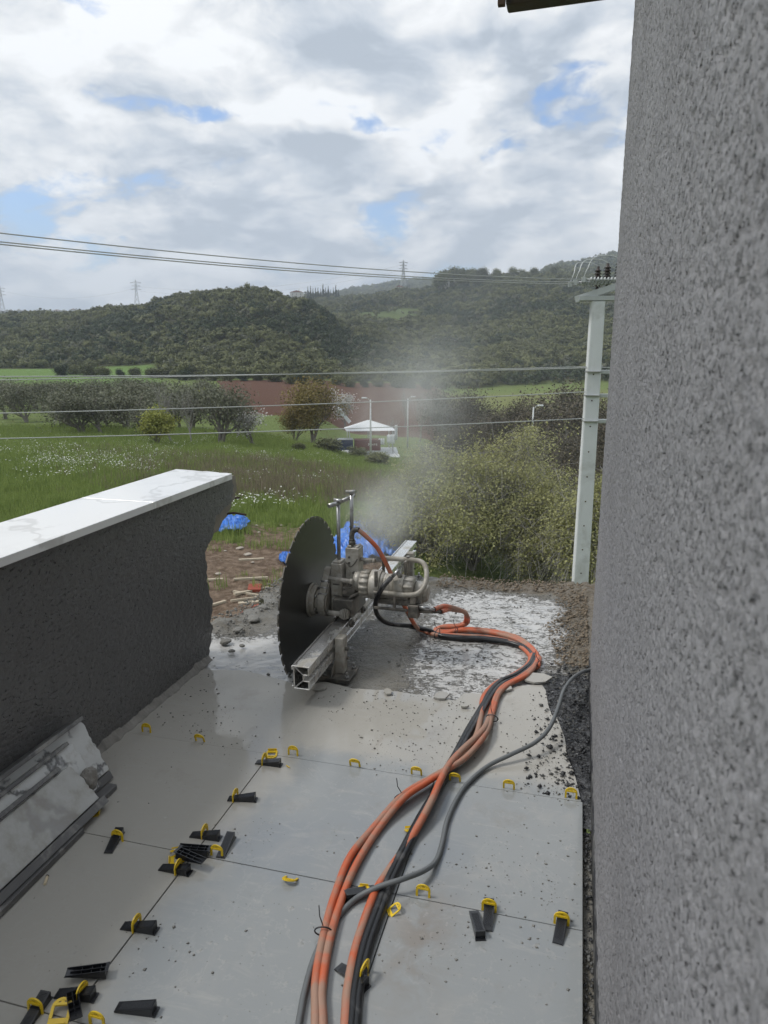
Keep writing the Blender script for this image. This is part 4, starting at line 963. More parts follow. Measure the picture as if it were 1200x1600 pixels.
# ------------------------------------------------------------------ terrace slab and building
E_PX = [(300, 1040), (330, 1046), (372, 1046), (400, 1052), (440, 1062), (470, 1070), (510, 1064), (551, 1075), (590, 1078), (629, 1082), (680, 1091), (716, 1094), (721, 1082), (757, 1084), (812, 1070), (851, 1070), (856, 1100), (862, 1118)]
edge = np.array([fl(*q)[:2] for q in E_PX])
def edge_y(x): return float(np.interp(x, edge[:, 0], edge[:, 1])) + .012 * (float(vnoise(x * 40, 3.3)) - .5) + .02 * (float(vnoise(x * 9, 8.3)) - .5)
SL_Z = -.014
def slab_y_far(x): return 4.66 + .05 * (fbm(x * 5 + 3, 2.0, 0, 3) - .5) * 2 + .10 * sstep(-.75, .1, x)
def slab_x_left(y): return -1.98 + .13 * sstep(3.45, 3.9, y) + .03 * (fbm(y * 6, 7.0, 0, 3) - .5) * 2 - .14 * (fbm(y * 2.2 + 4, 1.0, 0, 2) - .5) * 2 * sstep(3.2, 3.5, y)
nx, ny = 300, 340
xs = np.linspace(0, 1, nx); ys = np.linspace(0, 1, ny)
U, Vv = np.meshgrid(xs, ys, indexing='ij')
YY = 2.2 + (4.66 - 2.2) * Vv; XX0 = slab_x_left(YY); XX = XX0 + (2.2 - XX0) * U ** 1.25
YY = 2.2 + (slab_y_far(XX) - 2.2) * Vv
rag = fbm(XX * 9, YY * 9, 1., 4); fin = fbm(XX * 40, YY * 40, 2., 3)
far_b = sstep(4.42, 4.60, YY + .12 * (rag - .5)) ; right_b = sstep(-.02, .07, XX + .10 * (rag - .5) * 2) * sstep(3.35, 3.55, YY)
left_g = sstep(-1.62, -1.86, XX + .2 * (rag - .5)) * sstep(3.35, 3.6, YY)
left_g = 1 - np.clip((XX + 1.86 + .2 * (rag - .5)) / .24, 0, 1); left_g = left_g * sstep(3.30, 3.55, YY)
tar = sstep(-.12, -.04, XX + .10 * (rag - .5) * 2) * (1 - sstep(3.25, 3.5, YY)) * (XX < .2)
Z = SL_Z + .010 * (rag - .55) + .004 * (fin - .5) + .030 * far_b * fin + .018 * right_b * fin + .035 * left_g * rag * rag * 2 + .012 * tar * fin
# low spots hold slurry water, its mirrored sky painted as pale colour: beside the rail, the loop and the far strip
def blob(cx_, cy_, sx, sy): return np.exp(-((XX - cx_) / sx) ** 2 - ((YY - cy_) / sy) ** 2)
pud = .50 * blob(-.50, 3.35, .34, .42) + .42 * blob(-.35, 4.15, .42, .32) + .40 * blob(-.55, 4.1, .22, .5) + .34 * blob(-1.55, 3.3, .25, .14) + .3 * blob(-1.45, 3.15, .3, .12) + .25 * blob(-.2, 3.85, .2, .35) + .18 * blob(-.75, 3.75, .2, .4) - .50 * blob(-.84, 3.3, .15, .7) + .42 + .45 * (1 - sstep(3.2, 3.5, YY)) * (1 - sstep(-1.35, -1.15, XX))
pud = np.clip(np.where(XX > -1.2, np.minimum(pud, .64 + .10 * blob(-.35, 3.5, .25, .25) + .12 * blob(-.35, 4.15, .4, .3)), pud) - .5 * right_b - .75 * far_b - .5 * left_g, 0, 1)
mud = np.clip(.75 * far_b * sstep(-1.0, -.3, XX) + .85 * right_b + .5 * left_g + .25 * far_b, 0, 1)
Ii = np.arange(nx - 1)[:, None]; Jj = np.arange(ny - 1)[None]; Fq = np.stack([Ii * ny + Jj, (Ii + 1) * ny + Jj, (Ii + 1) * ny + Jj + 1, Ii * ny + Jj + 1], -1).reshape(-1, 4)
Vt = np.stack([XX, YY, Z], -1).reshape(-1, 3)
# skirt: the broken slab edge, 16 cm deep
ring = [i * ny + (ny - 1) for i in range(nx)][::-1] + [0 * ny + j for j in range(ny)][::-1]
base = len(Vt); low = Vt[ring].copy(); low[:, 2] -= .17 + .01 * rng.random(len(ring)); low[:, 1] -= .01; Vt = np.vstack([Vt, low])
sk = np.array([(ring[k], ring[k + 1], base + k + 1, base + k) for k in range(len(ring) - 1)])
slab = mesh_obj('terrace_slab', Vt, np.vstack([Fq, sk]), MT['slab'], smooth=True, cols=np.vstack([np.stack([pud, mud, tar], -1).reshape(-1, 3), np.tile([[0, .2, 0]], (len(ring), 1))]))
tag(slab, kind='structure')
fb = empty('terrace_floor'); tag(fb, kind='structure')
B().box(-1.98, .2, -1.5, 2.199, -.19, -.022).obj('mortar_bed', MT['slab'], fb)
b = B(); b.box(-1.93, .12, -1.5, 4.4, GZ - .5, -.22); o = b.obj('lower_storey', MT['whiteconc']); tag(o, 'rendered lower storey of the building carrying the terrace', 'building')

XJ = [-1.74, -1.082, -.431, .094]; YJ = [-.60, -.02, .57, 1.157, 1.745, 2.335]; G = .0016
def tile(poly, z1, name='floor_tile', tilt=(0, 0)):
    b = B(); b.prism(poly, -.014, 0, 'z'); cx_ = sum(p[0] for p in poly) / len(poly); cy_ = sum(p[1] for p in poly) / len(poly)
    o = b.obj(name, MT['tile'], fb, bevel=.0007 if tilt is not None else 0); o.location.z = z1; return o
for i in range(3):
    for j in range(5):
        x0, x1, y0, y1 = XJ[i] + G, XJ[i + 1] - G, YJ[j] + G, YJ[j + 1] - G
        tile([(x0, y0), (x1, y0), (x1, y1), (x0, y1)], [.0012, 0, .0004][i] + .0004 * ((i + j) % 2))
for i in range(3):
    x0, x1 = XJ[i] + .00012, XJ[i + 1] - .00012
    if i == 2: x1 = .060
    n = 26; top = [(x1 - (x1 - x0) * k / n, edge_y(x1 - (x1 - x0) * k / n)) for k in range(n + 1)]
    poly = [(x0, YJ[5] + G), (x1 if i < 2 else .088, YJ[5] + G)]
    if i == 2: poly += [(.086 - .010 * k - .022 * float(vnoise(k * 1.7, 2.2)), 2.40 + .07 * k) for k in range(1, 6)]; top = [t for t in top if t[0] < .0]
    tile(poly + top, -.001, tilt=None)
# broken lips of tile left lying at the cut edge
for k, (px_, py_, s, a) in enumerate(((838, 1062, .10, .2), (690, 1090, .06, 1.0), (726, 1106, .025, .3), (790, 1078, .05, .5), (606, 1083, .04, 2.0), (500, 1077, .05, .4))):
    p = fl(px_, py_, 0); b = B(); q = random.Random(k); b.prism([(s * (.5 + .3 * q.random()) * math.cos(t), s * (.4 + .2 * q.random()) * math.sin(t)) for t in np.linspace(0, 6.28, 7, endpoint=False)], 0, .009)
    o = b.obj('tile_shard', MT['tile']); o.location = (p[0], p[1], .004); o.rotation_euler = (.05, -.06, a)
    tag(o, ('large broken tile shard under the hose bend', 'flat tile shard at the notch of the broken edge', 'tiny tile crumb just before the notch of the edge', 'small tile shard left of the hose bend', 'small tile shard right of the saw foot', 'tile shard below the near end of the rail')[k], 'tile shard', 'tile shards at the broken edge')

# crumbs of concrete spread over tiles and slab
def crumbs(name, pts, sizes, mat, label):
    base = np.array([(1, 0, 0), (-1, 0, 0), (0, 1, 0), (0, -1, 0), (0, 0, .8), (0, 0, -.5)]); fc = np.array([(0, 2, 4), (2, 1, 4), (1, 3, 4), (3, 0, 4), (2, 0, 5), (1, 2, 5), (3, 1, 5), (0, 3, 5)])
    n = len(pts); V = base[None] * (sizes[:, None, None]) * (.6 + .8 * rng.random((n, 6, 1))); a = rng.random(n) * 6.28; c, s = np.cos(a), np.sin(a)
    x = V[..., 0] * c[:, None] - V[..., 1] * s[:, None]; y = V[..., 0] * s[:, None] + V[..., 1] * c[:, None]; V = np.stack([x, y, V[..., 2]], -1) + pts[:, None]
    Fc = (fc[None] + np.arange(n)[:, None, None] * 6).reshape(-1, 3); o = mesh_obj(name, V.reshape(-1, 3), Fc, mat); tag(o, label, kind='stuff')
n = 9000; x = rng.uniform(-1.72, .09, n); y = rng.uniform(1.0, 2.95, n); dns = fbm(x * 3.2, y * 3.2, 6., 3) + .14 * (y > 2.33) + .25 * (x > -.10) * (y > 2.3) ; k = rng.random(n) < np.clip((dns - .50) * 1.6, .015, 1); x, y = x[k], y[k]
crumbs('mortar_crumbs', np.stack([x, y, np.full(len(x), .001)], 1), .0012 + .0042 * rng.random(len(x)) ** 3, MT['pebble'], 'dark crumbs of mortar sprinkled over the wet tiles')
n = 9000; x = rng.uniform(-1.95, .12, n); y = rng.uniform(2.98, 4.7, n); w = .08 + .7 * (y > 4.45) + .9 * (x > -.03) + .8 * ((x < -1.72) & (y > 3.35)); k = rng.random(n) < w * .8; x, y = x[k], y[k]
crumbs('concrete_grit', np.stack([x, y, np.full(len(x), SL_Z + .004)], 1), .0018 + .009 * rng.random(len(x)) ** 4, MT['pebble'], 'grit and concrete chips on the raw slab')
MT['soil'] = simple('brown_rubble', (.21, .17, .125), .9, var=.6, scale=30)
n = 1300; y = rng.uniform(3.3, 4.7, n); x = -1.98 + .12 * sstep(3.45, 3.9, y) + .30 * rng.random(n) ** 1.4 * (.4 + 1.2 * fbm(y * 4, 2., 0, 2)) - .04
crumbs('edge_gravel', np.stack([x, y, SL_Z + .012 + .015 * rng.random(n)], 1), .0015 + .011 * rng.random(n) ** 4, MT['pebble'], 'grey gravel and broken concrete along the left slab edge')
n = 5200; x = rng.uniform(-.85, .75, n); y = 4.50 + .22 * rng.random(n) + .06 * (x > -.3); m = rng.random(n) < .38; y[m] = rng.uniform(3.45, 4.7, m.sum()); x[m] = .12 - (.10 + .16 * fbm(y[m] * 5, 3., 0, 3)) * rng.random(m.sum()) ** 1.5
crumbs('soil_rubble', np.stack([x, y, SL_Z + .006 + .02 * rng.random(len(x))], 1), .002 + .010 * rng.random(len(x)) ** 3, MT['soil'], 'brown soil and rubble strip along the far slab edge')
n = 1500; x = rng.uniform(-.14, .12, n); y = 2.35 + 1.12 * rng.random(n); k = rng.random(n) < .25 + .75 * sstep(-.12, .05, x); x, y = x[k], y[k]
crumbs('bitumen_lumps', np.stack([x, y, np.full(len(x), -.002) + .008 * rng.random(len(x))], 1), .0015 + .010 * rng.random(len(x)) ** 3.5, MT['bitumen'], 'black tar and wet lumps at the foot of the grey wall')
n = 500; x = rng.uniform(.097, .121, n); y = rng.uniform(.9, 2.5, n)
crumbs('joint_rubble', np.stack([x, y, np.full(len(x), -.014)], 1), .002 + .006 * rng.random(len(x)) ** 2, MT['bitumen'], 'rubble caught in the open joint along the wall')

# ------------------------------------------------------------------ rendered building wall on the right
WX = .125
wy = np.concatenate([np.linspace(-2.0, .30, 12), np.geomspace(.32, 3.49, 520)]); wz = np.concatenate([np.linspace(.045, 3.3, 640)])
Yg, Zg = np.meshgrid(wy, wz, indexing='ij')
h = fbm(Yg * 130, Zg * 130, 3., 2); h2 = fbm(Yg * 45, Zg * 38, 8., 3)
Xg = WX + .0042 * (1 - sstep(.26, .37, h)) - .0012 * (h - .5) - .0042 * (h2 - .5)
Xg[-1] += .004
m_, n_ = Yg.shape; Ii = np.arange(m_ - 1)[:, None]; Jj = np.arange(n_ - 1)[None]
Fq = np.stack([Ii * n_ + Jj, (Ii + 1) * n_ + Jj, (Ii + 1) * n_ + Jj + 1, Ii * n_ + Jj + 1], -1).reshape(-1, 4)[:, ::-1]
bw = empty('house', (0, 0, 0)); tag(bw, 'grey roller-rendered house wall filling the right side', 'house')
mesh_obj('wall', np.stack([Xg, Yg, Zg], -1), Fq, MT['wall'], bw, smooth=True)
B().box(WX + .006, 4.0, -2.0, 3.486, -.19, 6.0).obj('wall_core', MT['wall'], bw)
B().box(WX - .004, WX + .005, -2.0, 3.48, -.03, .055).obj('damp_proof_strip', MT['bitumen'], bw)
ev = B(); ev.prism([(3.51, 0), (3.60, 0), (3.60, .12), (3.55, .16), (3.50, .16), (3.50, .015)], -.40, 4.0, 'x'); o = ev.obj('eave', MT['gutter'], bw, bevel=.006); o.location = (0, .0, 2.975); o.rotation_euler = (0, R(-1.2), 0)
B().box(-.43, -.40, 3.47, 3.50, 2.955, 2.99).obj('gutter_end', MT['rust'], bw)

# ------------------------------------------------------------------ parapet with its broken end
PXF = -1.735; PXB = -1.99
endp = [(3.39, .875), (3.43, .83), (3.40, .77), (3.36, .74), (3.31, .735), (3.26, .715), (3.21, .716), (3.19, .66), (3.165, .61), (3.12, .59), (3.09, .56), (3.088, .50), (3.09, .43), (3.095, .37), (3.125, .30), (3.13, .24), (3.10, .19), (3.12, .15), (3.095, .09), (3.07, .04), (3.05, .0)]
ep = []
for k in range(len(endp) - 1):
    for t in (0, .33, .66):
        a = endp[k]; c = endp[k + 1]; ep.append((a[0] + (c[0] - a[0]) * t + .020 * (rng.random() - .5), a[1] + (c[1] - a[1]) * t))
ep.append(endp[-1])
pw = empty('parapet_wall', (0, 0, 0)); tag(pw, 'dark rendered parapet with white marble top and torn-off end', 'wall')
def par_poly(off, low=-.03): return [(-2.0, .875), (-2.0, low)] + [(y + off * (1 + .4 * math.sin(z * 30)), z if k else z) for k, (y, z) in enumerate(ep)][::-1]
poly = [(-2.0, .01), (-2.0, .878)] + ep
b = B(); b.prism(poly, PXF - .022, PXF, 'x'); b.obj('render_coat', MT['parapet'], pw, recalc=True)
core = [(-2.0, -.18), (-2.0, .877)] + [(y + .035 + .03 * (rng.random() - .5) + (.05 if z > .7 else -.03), z) for y, z in ep[:-1]] + [(3.06, -.18)]
b = B(); b.prism(core, PXB + .02, PXF - .023, 'x'); b.obj('block_core', MT['parcore'], pw)
b = B(); b.prism([(-2.0, -.18), (-2.0, .876)] + [(y + .02, z) for y, z in ep[:-1]] + [(3.05, -.18)], PXB, PXB + .019, 'x'); b.obj('render_coat', MT['parapet'], pw)
# hanging chunk at the torn end
b = B(); b.prism([(3.36, .86), (3.44, .84), (3.50, .78), (3.49, .70), (3.44, .655), (3.38, .64), (3.33, .60), (3.24, .60), (3.24, .70), (3.33, .73)], PXB + .05, PXF - .05, 'x'); b.obj('block_core', MT['parcore'], pw, bevel=.008)
for k, (p, q) in enumerate((((-1.80, 3.42, .735), (-1.76, 3.53, .742)), ((-1.80, 3.40, .675), (-1.74, 3.56, .64)))): B().tube([p, ((p[0] + q[0]) / 2, (p[1] + q[1]) / 2, (p[2] + q[2]) / 2 + .01), q], .006, 8).obj('rebar', MT['rust'], pw)
# marble coping in lengths
ys_ = [-2.0, -.9, .3, 1.5, 2.62, 3.37]
for k in range(5):
    y0, y1 = ys_[k] + .0004, ys_[k + 1] - .0004
    b = B()
    if k < 4: b.prism([(-1.70, y0), (-1.70, y1), (-2.05, y1), (-2.05, y0)], .880, .910)
    else:
        e_ = [(-1.70, y0), (-1.70, 3.34), (-1.735, 3.352), (-1.77, 3.345), (-1.80, 3.360), (-1.86, 3.372), (-1.88, 3.362), (-1.95, 3.378), (-2.0, 3.385), (-2.05, 3.39), (-2.05, y0)]
        b.prism(e_, .880, .910)
    o = b.obj('coping_slab', MT['coping'], pw, bevel=.0012)
# ragged mortar skirting along the foot of the parapet
yy_ = np.linspace(-2.0, 3.06, 900); sk_w = .016 + .022 * fbm(yy_ * 22, 1., 0, 4) ** 2; sk_h = .012 + .050 * (fbm(yy_ * 14, 5., 0, 4) - .35); sk_h = np.maximum(sk_h, .015)
V = []; 
for y_, w_, h_ in zip(yy_, sk_w, sk_h): j_ = rng.random(3) * .005; V += [(PXF + .0005, y_, h_ + .008 + j_[0]), (PXF + .005 + j_[1], y_, h_), (PXF + w_ * .7 + j_[2], y_, h_ * .45), (PXF + w_, y_, .004), (PXF + w_ + .001, y_, -.001)]
Fs = [(5 * k + j, 5 * k + j + 1, 5 * k + j + 6, 5 * k + j + 5) for k in range(len(yy_) - 1) for j in range(4)]
MT['mortar'] = simple('grey_mortar', (.25, .24, .22), .8, var=.4, scale=20, bump=1., bscale=90)
mesh_obj('mortar_skirting', V, Fs, MT['mortar'], pw, smooth=True)

# ------------------------------------------------------------------ leaning marble offcuts
def leaning(y0, y1, xb, xt, zb, zt, th, face, label, strips, rag=0.0):
    """a slab leaning against the parapet: foot at xb, top at xt"""
    e = empty('marble_slab', (xb, 0, zb)); ang = math.atan2(zt - zb, xt - xb); L = math.hypot(zt - zb, xt - xb)
    e.rotation_euler = (0, -ang, 0)      # local x runs up the slab
    n = 16; q = random.Random(int(y1 * 100))
    poly = [(0, y0), (0, y1)] + [(L * k / n, y1 + rag * (q.random() - .5)) for k in range(1, n)] + [(L, y1 - .01), (L, y0)]
    # local z points to the terrace side when mirrored
    b = B(); b.prism(poly, -th, 0); b.obj('marble_face', face, e, bevel=.002)
    for (a, c, t0, t1, dy) in strips:
        B().box(a * L, c * L, y0, y1 + dy, t0, t1).obj('porcelain_strip', MT['striptile'], e, bevel=.0015)
    return tag(e, label, 'stone slab', 'marble offcuts leaning on the parapet')
def chk(): pass
leaning(.6, 2.03, -1.60, -1.700, .03, .215, .02, MT['marble'], 'rearmost veined marble slab leaning on the dark parapet', [(1.0, 1.07, -.05, .012, -.015), (.90, .985, -.012 + .013, .012, -.02), (-.16, -.02, -.02, .012, .0)], .012)
leaning(.6, 1.93, -1.565, -1.665, .03, .185, .018, MT['marble'], 'middle marble slab with a crumbling mortar lump at its end', [(1.0, 1.07, -.03, .012, -.02), (.90, .985, .001, .011, -.015)], .012)
leaning(.6, 1.87, -1.520, -1.625, .03, .140, .018, MT['marble2'], 'front dusty marble slab nearest the tiles', [(1.03, 1.13, -.03, .012, -.05), (-.20, -.02, -.03, .008, .01)], .01)
for k, (px_, py_, s_) in enumerate(((352, 1003, .035), (372, 985, .03), (395, 968, .04), (362, 1018, .02), (412, 950, .035), (378, 1010, .018))):
    p = fl(px_, py_, 0); o = rock('concrete_chunk', s_, 80 + k, MT['pebble'], .5); o.location = (p[0], p[1], .004); tag(o, 'grey broken concrete chunk between parapet end and blade, %s from the viewer' % ('third', 'fourth', 'fifth', 'nearest', 'farthest', 'second')[k], 'concrete chunk', 'concrete chunks by the parapet end')
b = B(); bmesh.ops.create_icosphere(b.bm, subdivisions=4, radius=.045)
for v in b.bm.verts: q = v.co * 38; v.co *= .62 + .75 * float(fbm(q.x + 9, q.y + 9, q.z + 9, 4))
o = b.obj('mortar_lump', MT['mortar']); o.location = (-1.575, 1.905, .075); o.scale = (.6, .75, 1.1); tag(o, 'crumbly mortar lump stuck between the marble slabs', 'mortar lump')
o = B().box(-.016, .016, -.7, .56, 0, .022).obj('porcelain_strip', MT['striptile'], bevel=.002); o.location = (-1.478, 1.18, .002); o.rotation_euler = (0, 0, .02); tag(o, 'long grey porcelain strip flat on the tiles before the marble', 'tile strip', 'grey strips at the foot of the marble')
o = B().box(-.018, .018, -.7, .74, 0, .02).obj('porcelain_strip', MT['striptile'], bevel=.002); o.location = (-1.535, 1.24, .002); tag(o, 'grey porcelain strip flat beneath the rear marble slab, the farther-reaching one', 'tile strip', 'grey strips at the foot of the marble')
e = empty('cigarette_butt', (*fl(72, 1378)[:2], .005), R(-62)); B().cyl((-.016, 0, 0), (.016, 0, 0), .0042, seg=10).obj('paper', MT['paper'], e); B().cyl((-.021, 0, 0), (-.0162, 0, 0), .0045, .0042, 10).obj('tip', MT['castdark'], e)
tag(e, 'pale cigarette butt on the wet tile beside the marble offcuts', 'cigarette butt')

# ------------------------------------------------------------------ the hydraulic wall saw on its rail
MT['railalu'] = simple('worn_aluminium_rail', (.80, .79, .77), .26, metal=.9, var=.1, scale=14, dirt=(.38, .36, .31), dirt_amt=.18, bump=.12, bscale=70)
saw = empty('concrete_saw', (-1.10, 3.35, 0)); OX, OY = -1.10, 3.35
tag(saw, 'hydraulic concrete saw with tall dark blade, motor and rail standing on the slab', 'concrete saw')
def S(b, name, mat, parent=None, bevel=0.0):
    for v in b.bm.verts: v.co.x -= OX; v.co.y -= OY
    return b.obj(name, MT[mat], parent or saw, bevel=bevel)
# rail: hollow extrusion with a T-slot on the side and diagonal webs inside
x0, x1, z0, z1, y0, y1 = -1.140, -1.066, .080, .190, 2.725, 4.885; t_ = .006
zc1, zc2 = .122, .148
b = B()
b.box(x0 - .004, x1 + .003, y0, y1, z1 - t_, z1)                          # top plate with lips
b.box(x0 + .002, x1, y0, y1, z0, z0 + t_)                                  # bottom plate
b.box(x0, x0 + t_, y0 + .001, y1 - .001, z0 + t_, z1 - t_)                 # back wall
b.box(x1 - t_, x1, y0 + .001, y1 - .001, zc2, z1 - t_)                     # side wall above the slot
b.box(x1 - t_, x1, y0 + .001, y1 - .001, z0 + t_, zc1)                     # side wall below the slot
b.box(x1 - .026, x1 - t_ - .0005, y0 + .001, y1 - .001, zc2, zc2 + .004)
b.box(x1 - .026, x1 - t_ - .0005, y0 + .001, y1 - .001, zc1 - .004, zc1)
b.box(x1 - .030, x1 - .0265, y0 + .001, y1 - .001, zc1 - .004, zc2 + .004)
b.prism([(x0 + t_, z1 - t_ - .004), (x0 + t_, z1 - t_ - .0005), (x0 + t_ + .006, z1 - t_ - .0005), (x1 - .031, zc2 + .004), (x1 - .031, zc2 + .0)], y0 + .002, y1 - .002, 'y')
b.prism([(x0 + t_, z0 + t_ + .0005), (x0 + t_, z0 + t_ + .004), (x1 - .031, zc1), (x1 - .031, zc1 - .004), (x0 + t_ + .006, z0 + t_ + .0005)], y0 + .002, y1 - .002, 'y')
b.box(x0 - .008, x0 - .0005, y0, y1, z1 - .020, z1 - .002)                 # runner strip on the blade side
b.box(x0 - .008, x0 - .0005, y0, y1, z0 - .002, z0 + .016)
S(b, 'rail', 'railalu', bevel=.0012)
b = B(); b.box(x0 + .0045, x0 + .0075, y0 + .02, y1 - .01, z1 + .0003, z1 + .0028)
S(b, 'guide_strip', 'castdark')
# feet
for k, yy in enumerate((3.085, 4.58)):
    zb = -.010
    b = B(); b.box(-1.135, -.972, yy - .085, yy + .075, zb, zb + .020); pl_ = S(b, 'foot_plate', 'castdark', bevel=.002)
    b = B(); b.box(-1.062, -1.016, yy - .028, yy + .030, zb + .021, .192); S(b, 'foot_post', 'cast', bevel=.003)
    b = B(); b.prism([(yy - .09, .0105), (yy - .030, .0105), (yy - .030, .075)], -1.066 + .002, -1.058, 'x'); S(b, 'gusset', 'castdark')
    for (bx, by) in ((-.990, yy - .060), (-.990, yy + .050), (-1.10, yy - .060)):
        b = B(); b.cyl((bx, by, .0105), (bx, by, .020), .011, seg=6); b.cyl((bx, by, .020), (bx, by, .038), .006, seg=8); S(b, 'anchor_bolt', 'steel')
    b = B(); b.cyl((-1.0155, yy, .13), (-1.0, yy, .13), .009, seg=6); b.cyl((-1.0155, yy + .018, .075), (-1.004, yy + .018, .075), .007, seg=6); S(b, 'clamp_bolt', 'castdark')
# blade
RB, BX, BY, BZ = .425, -1.282, 3.335, .268
b = B(); pts = []; ns = 36
for k in range(ns):
    a0 = 2 * math.pi * k / ns; a = lambda f: a0 + 2 * math.pi / ns * f
    for f, r_ in ((0, RB), (.2, RB), (.4, RB), (.6, RB), (.78, RB), (.79, RB - .006), (.80, RB - .012), (.95, RB - .012), (.96, RB - .006)): pts.append((BY + r_ * math.cos(a(f)), BZ + r_ * math.sin(a(f))))
b.prism(pts, BX - .0022, BX + .0022, 'x')
m, t, p = new_mat('saw_blade_steel'); o = N(t, 'ShaderNodeTexCoord').outputs['Object']
rr_ = VM(t, 'LENGTH', VM(t, 'MULTIPLY', VM(t, 'SUBTRACT', o, (0, BY - OY, BZ)), (0, 1, 1)))
ringn = NOISE(t, N(t, 'ShaderNodeCombineXYZ', {0: M(t, 'MULTIPLY', rr_, 60.0), 1: 0.0, 2: 0.0}).outputs[0], 1.0, 4, .6)
c = MIX(t, M(t, 'MULTIPLY', M(t, 'ADD', ringn, NOISE(t, o, 6, 5, .6)), .5), (.018, .019, .017), (.065, .064, .056))
c = MIX(t, MR(t, NOISE(t, o, 9, 6, .7), .55, .8, 0, .4), c, (.12, .115, .10))
t.links.new(c, p.inputs['Base Color']); p.inputs['Roughness'].default_value = .34; p.inputs['Metallic'].default_value = .35; MT['blade'] = m
blade = S(b, 'blade', 'blade')
b = B(); n_seg = 0
for k in range(ns):
    a0 = 2 * math.pi * (k + .03) / ns; a1 = 2 * math.pi * (k + .75) / ns; q = [(BY + r_ * math.cos(a), BZ + r_ * math.sin(a)) for r_, a in ((RB + .0005, a0), (RB + .008, a0), (RB + .008, (a0 + a1) / 2), (RB + .008, a1), (RB + .0005, a1), (RB + .0005, (a0 + a1) / 2))]
    b.prism(q, BX - .0030, BX + .0030, 'x')
sg = S(b, 'diamond_segments', 'castdark', blade)
b = B(); b.cyl((BX + .003, BY, BZ), (BX + .016, BY, BZ), .088, seg=40); b.cyl((BX + .0165, BY, BZ), (BX + .040, BY, BZ), .078, .074, 40); b.cyl((BX + .0405, BY, BZ), (BX + .058, BY, BZ), .060, seg=32)
fl_ = S(b, 'flange', 'cast', blade, bevel=.0015)
for k in range(6):
    a = k * 1.047 + .4; b = B(); b.cyl((BX + .041, BY + .068 * math.cos(a), BZ + .068 * math.sin(a)), (BX + .050, BY + .068 * math.cos(a), BZ + .068 * math.sin(a)), .008, seg=6); S(b, 'flange_bolt', 'steel', blade)
b = B(); b.cyl((BX - .003, BY, BZ), (BX - .02, BY, BZ), .075, seg=36); S(b, 'outer_flange', 'cast', blade, bevel=.002)
# swing arm (tapered, from pivot down to the hub)
def arm_poly(y0_, z0_, r0_, y1_, z1_, r1_, n=12):
    d = math.atan2(z1_ - z0_, y1_ - y0_); o = []
    for k in range(n + 1): a = d + math.pi / 2 + math.pi * k / n; o.append((y0_ + r0_ * math.cos(a), z0_ + r0_ * math.sin(a)))
    for k in range(n + 1): a = d - math.pi / 2 + math.pi * k / n; o.append((y1_ + r1_ * math.cos(a), z1_ + r1_ * math.sin(a)))
    return o
b = B(); b.prism(arm_poly(3.395, .405, .028, BY, BZ, .078), -1.222, -1.186, 'x'); S(b, 'swing_arm', 'cast', bevel=.003)
b = B(); b.prism(arm_poly(3.395, .405, .022, BY, BZ, .062), -1.185, -1.180, 'x'); S(b, 'arm_cover', 'cast', bevel=.001)
for k in range(3):
    f = .25 + k / 3.5; b = B(); yy = BY + (3.36 - BY) * f - .055 * (1 - f) - .012; zz = BZ + .03 + (.39 - BZ - .03) * f; b.cyl((-1.225, yy, zz), (-1.179, yy, zz), .006, seg=8); S(b, 'cover_bolt', 'steel')
# gearbox / carriage
b = B(); b.box(-1.172, -1.112, 3.335, 3.425, .205, .472); b.box(-1.166, -1.118, 3.341, 3.419, .4725, .482); S(b, 'gear_housing', 'cast', bevel=.004)
b = B(); b.box(-1.106, -1.034, 3.375, 3.455, .300, .548); b.box(-1.098, -1.076, 3.381, 3.449, .5485, .560); b.box(-1.056, -1.040, 3.381, 3.449, .5485, .556); S(b, 'valve_tower', 'cast', bevel=.003)
b = B(); b.box(-1.150, -1.040, 3.290, 3.520, .205, .300); b.box(-1.1115, -1.040, 3.330, 3.42, .3005, .355); S(b, 'carriage', 'castdark', bevel=.005)
for yy in (3.30, 3.50):
    b = B(); b.cyl((-1.06, yy, .175), (-1.045, yy, .175), .020, seg=18); b.cyl((-1.0445, yy, .175), (-1.036, yy, .175), .009, seg=8); S(b, 'guide_roller', 'castdark', bevel=.001)
b = B()
for k in range(5): b.cyl((-1.100 + k * .009, 3.268, .232), (-1.0945 + k * .009, 3.268, .232), (.021, .026, .028, .026, .022)[k], seg=22)
b.cyl((-1.165, 3.268, .232), (-1.1005, 3.268, .232), .013, seg=14); S(b, 'feed_knob', 'cast')
b = B(); b.cyl((-1.176, 3.315, .398), (-1.050, 3.315, .392), .0115, seg=16); b.cyl((-1.062, 3.315, .3925), (-1.048, 3.315, .392), .0135, seg=16); S(b, 'handle_stub', 'cast')
b = B(); b.cyl((-1.033, 3.40, .487), (-.958, 3.40, .484), .010, seg=14); b.cyl((-.966, 3.40, .4843), (-.954, 3.40, .484), .012, seg=14); S(b, 'handle_stub', 'cast')
b = B(); b.cyl((-1.098, 3.333, .330), (-1.094, 3.318, .330), .013, seg=6); b.cyl((-1.066, 3.325, .372), (-1.066, 3.318, .372), .011, seg=14); b.cyl((-1.06, 3.374, .42), (-1.06, 3.366, .42), .008, seg=6)
for zz in (.36, .30, .25): b.box(-1.160, -1.125, 3.3295, 3.3345, zz, zz + .006)
for zz in (.50, .47): b.cyl((-1.085, 3.3745, zz), (-1.085, 3.369, zz), .006, seg=6)
S(b, 'housing_bolts', 'castdark')
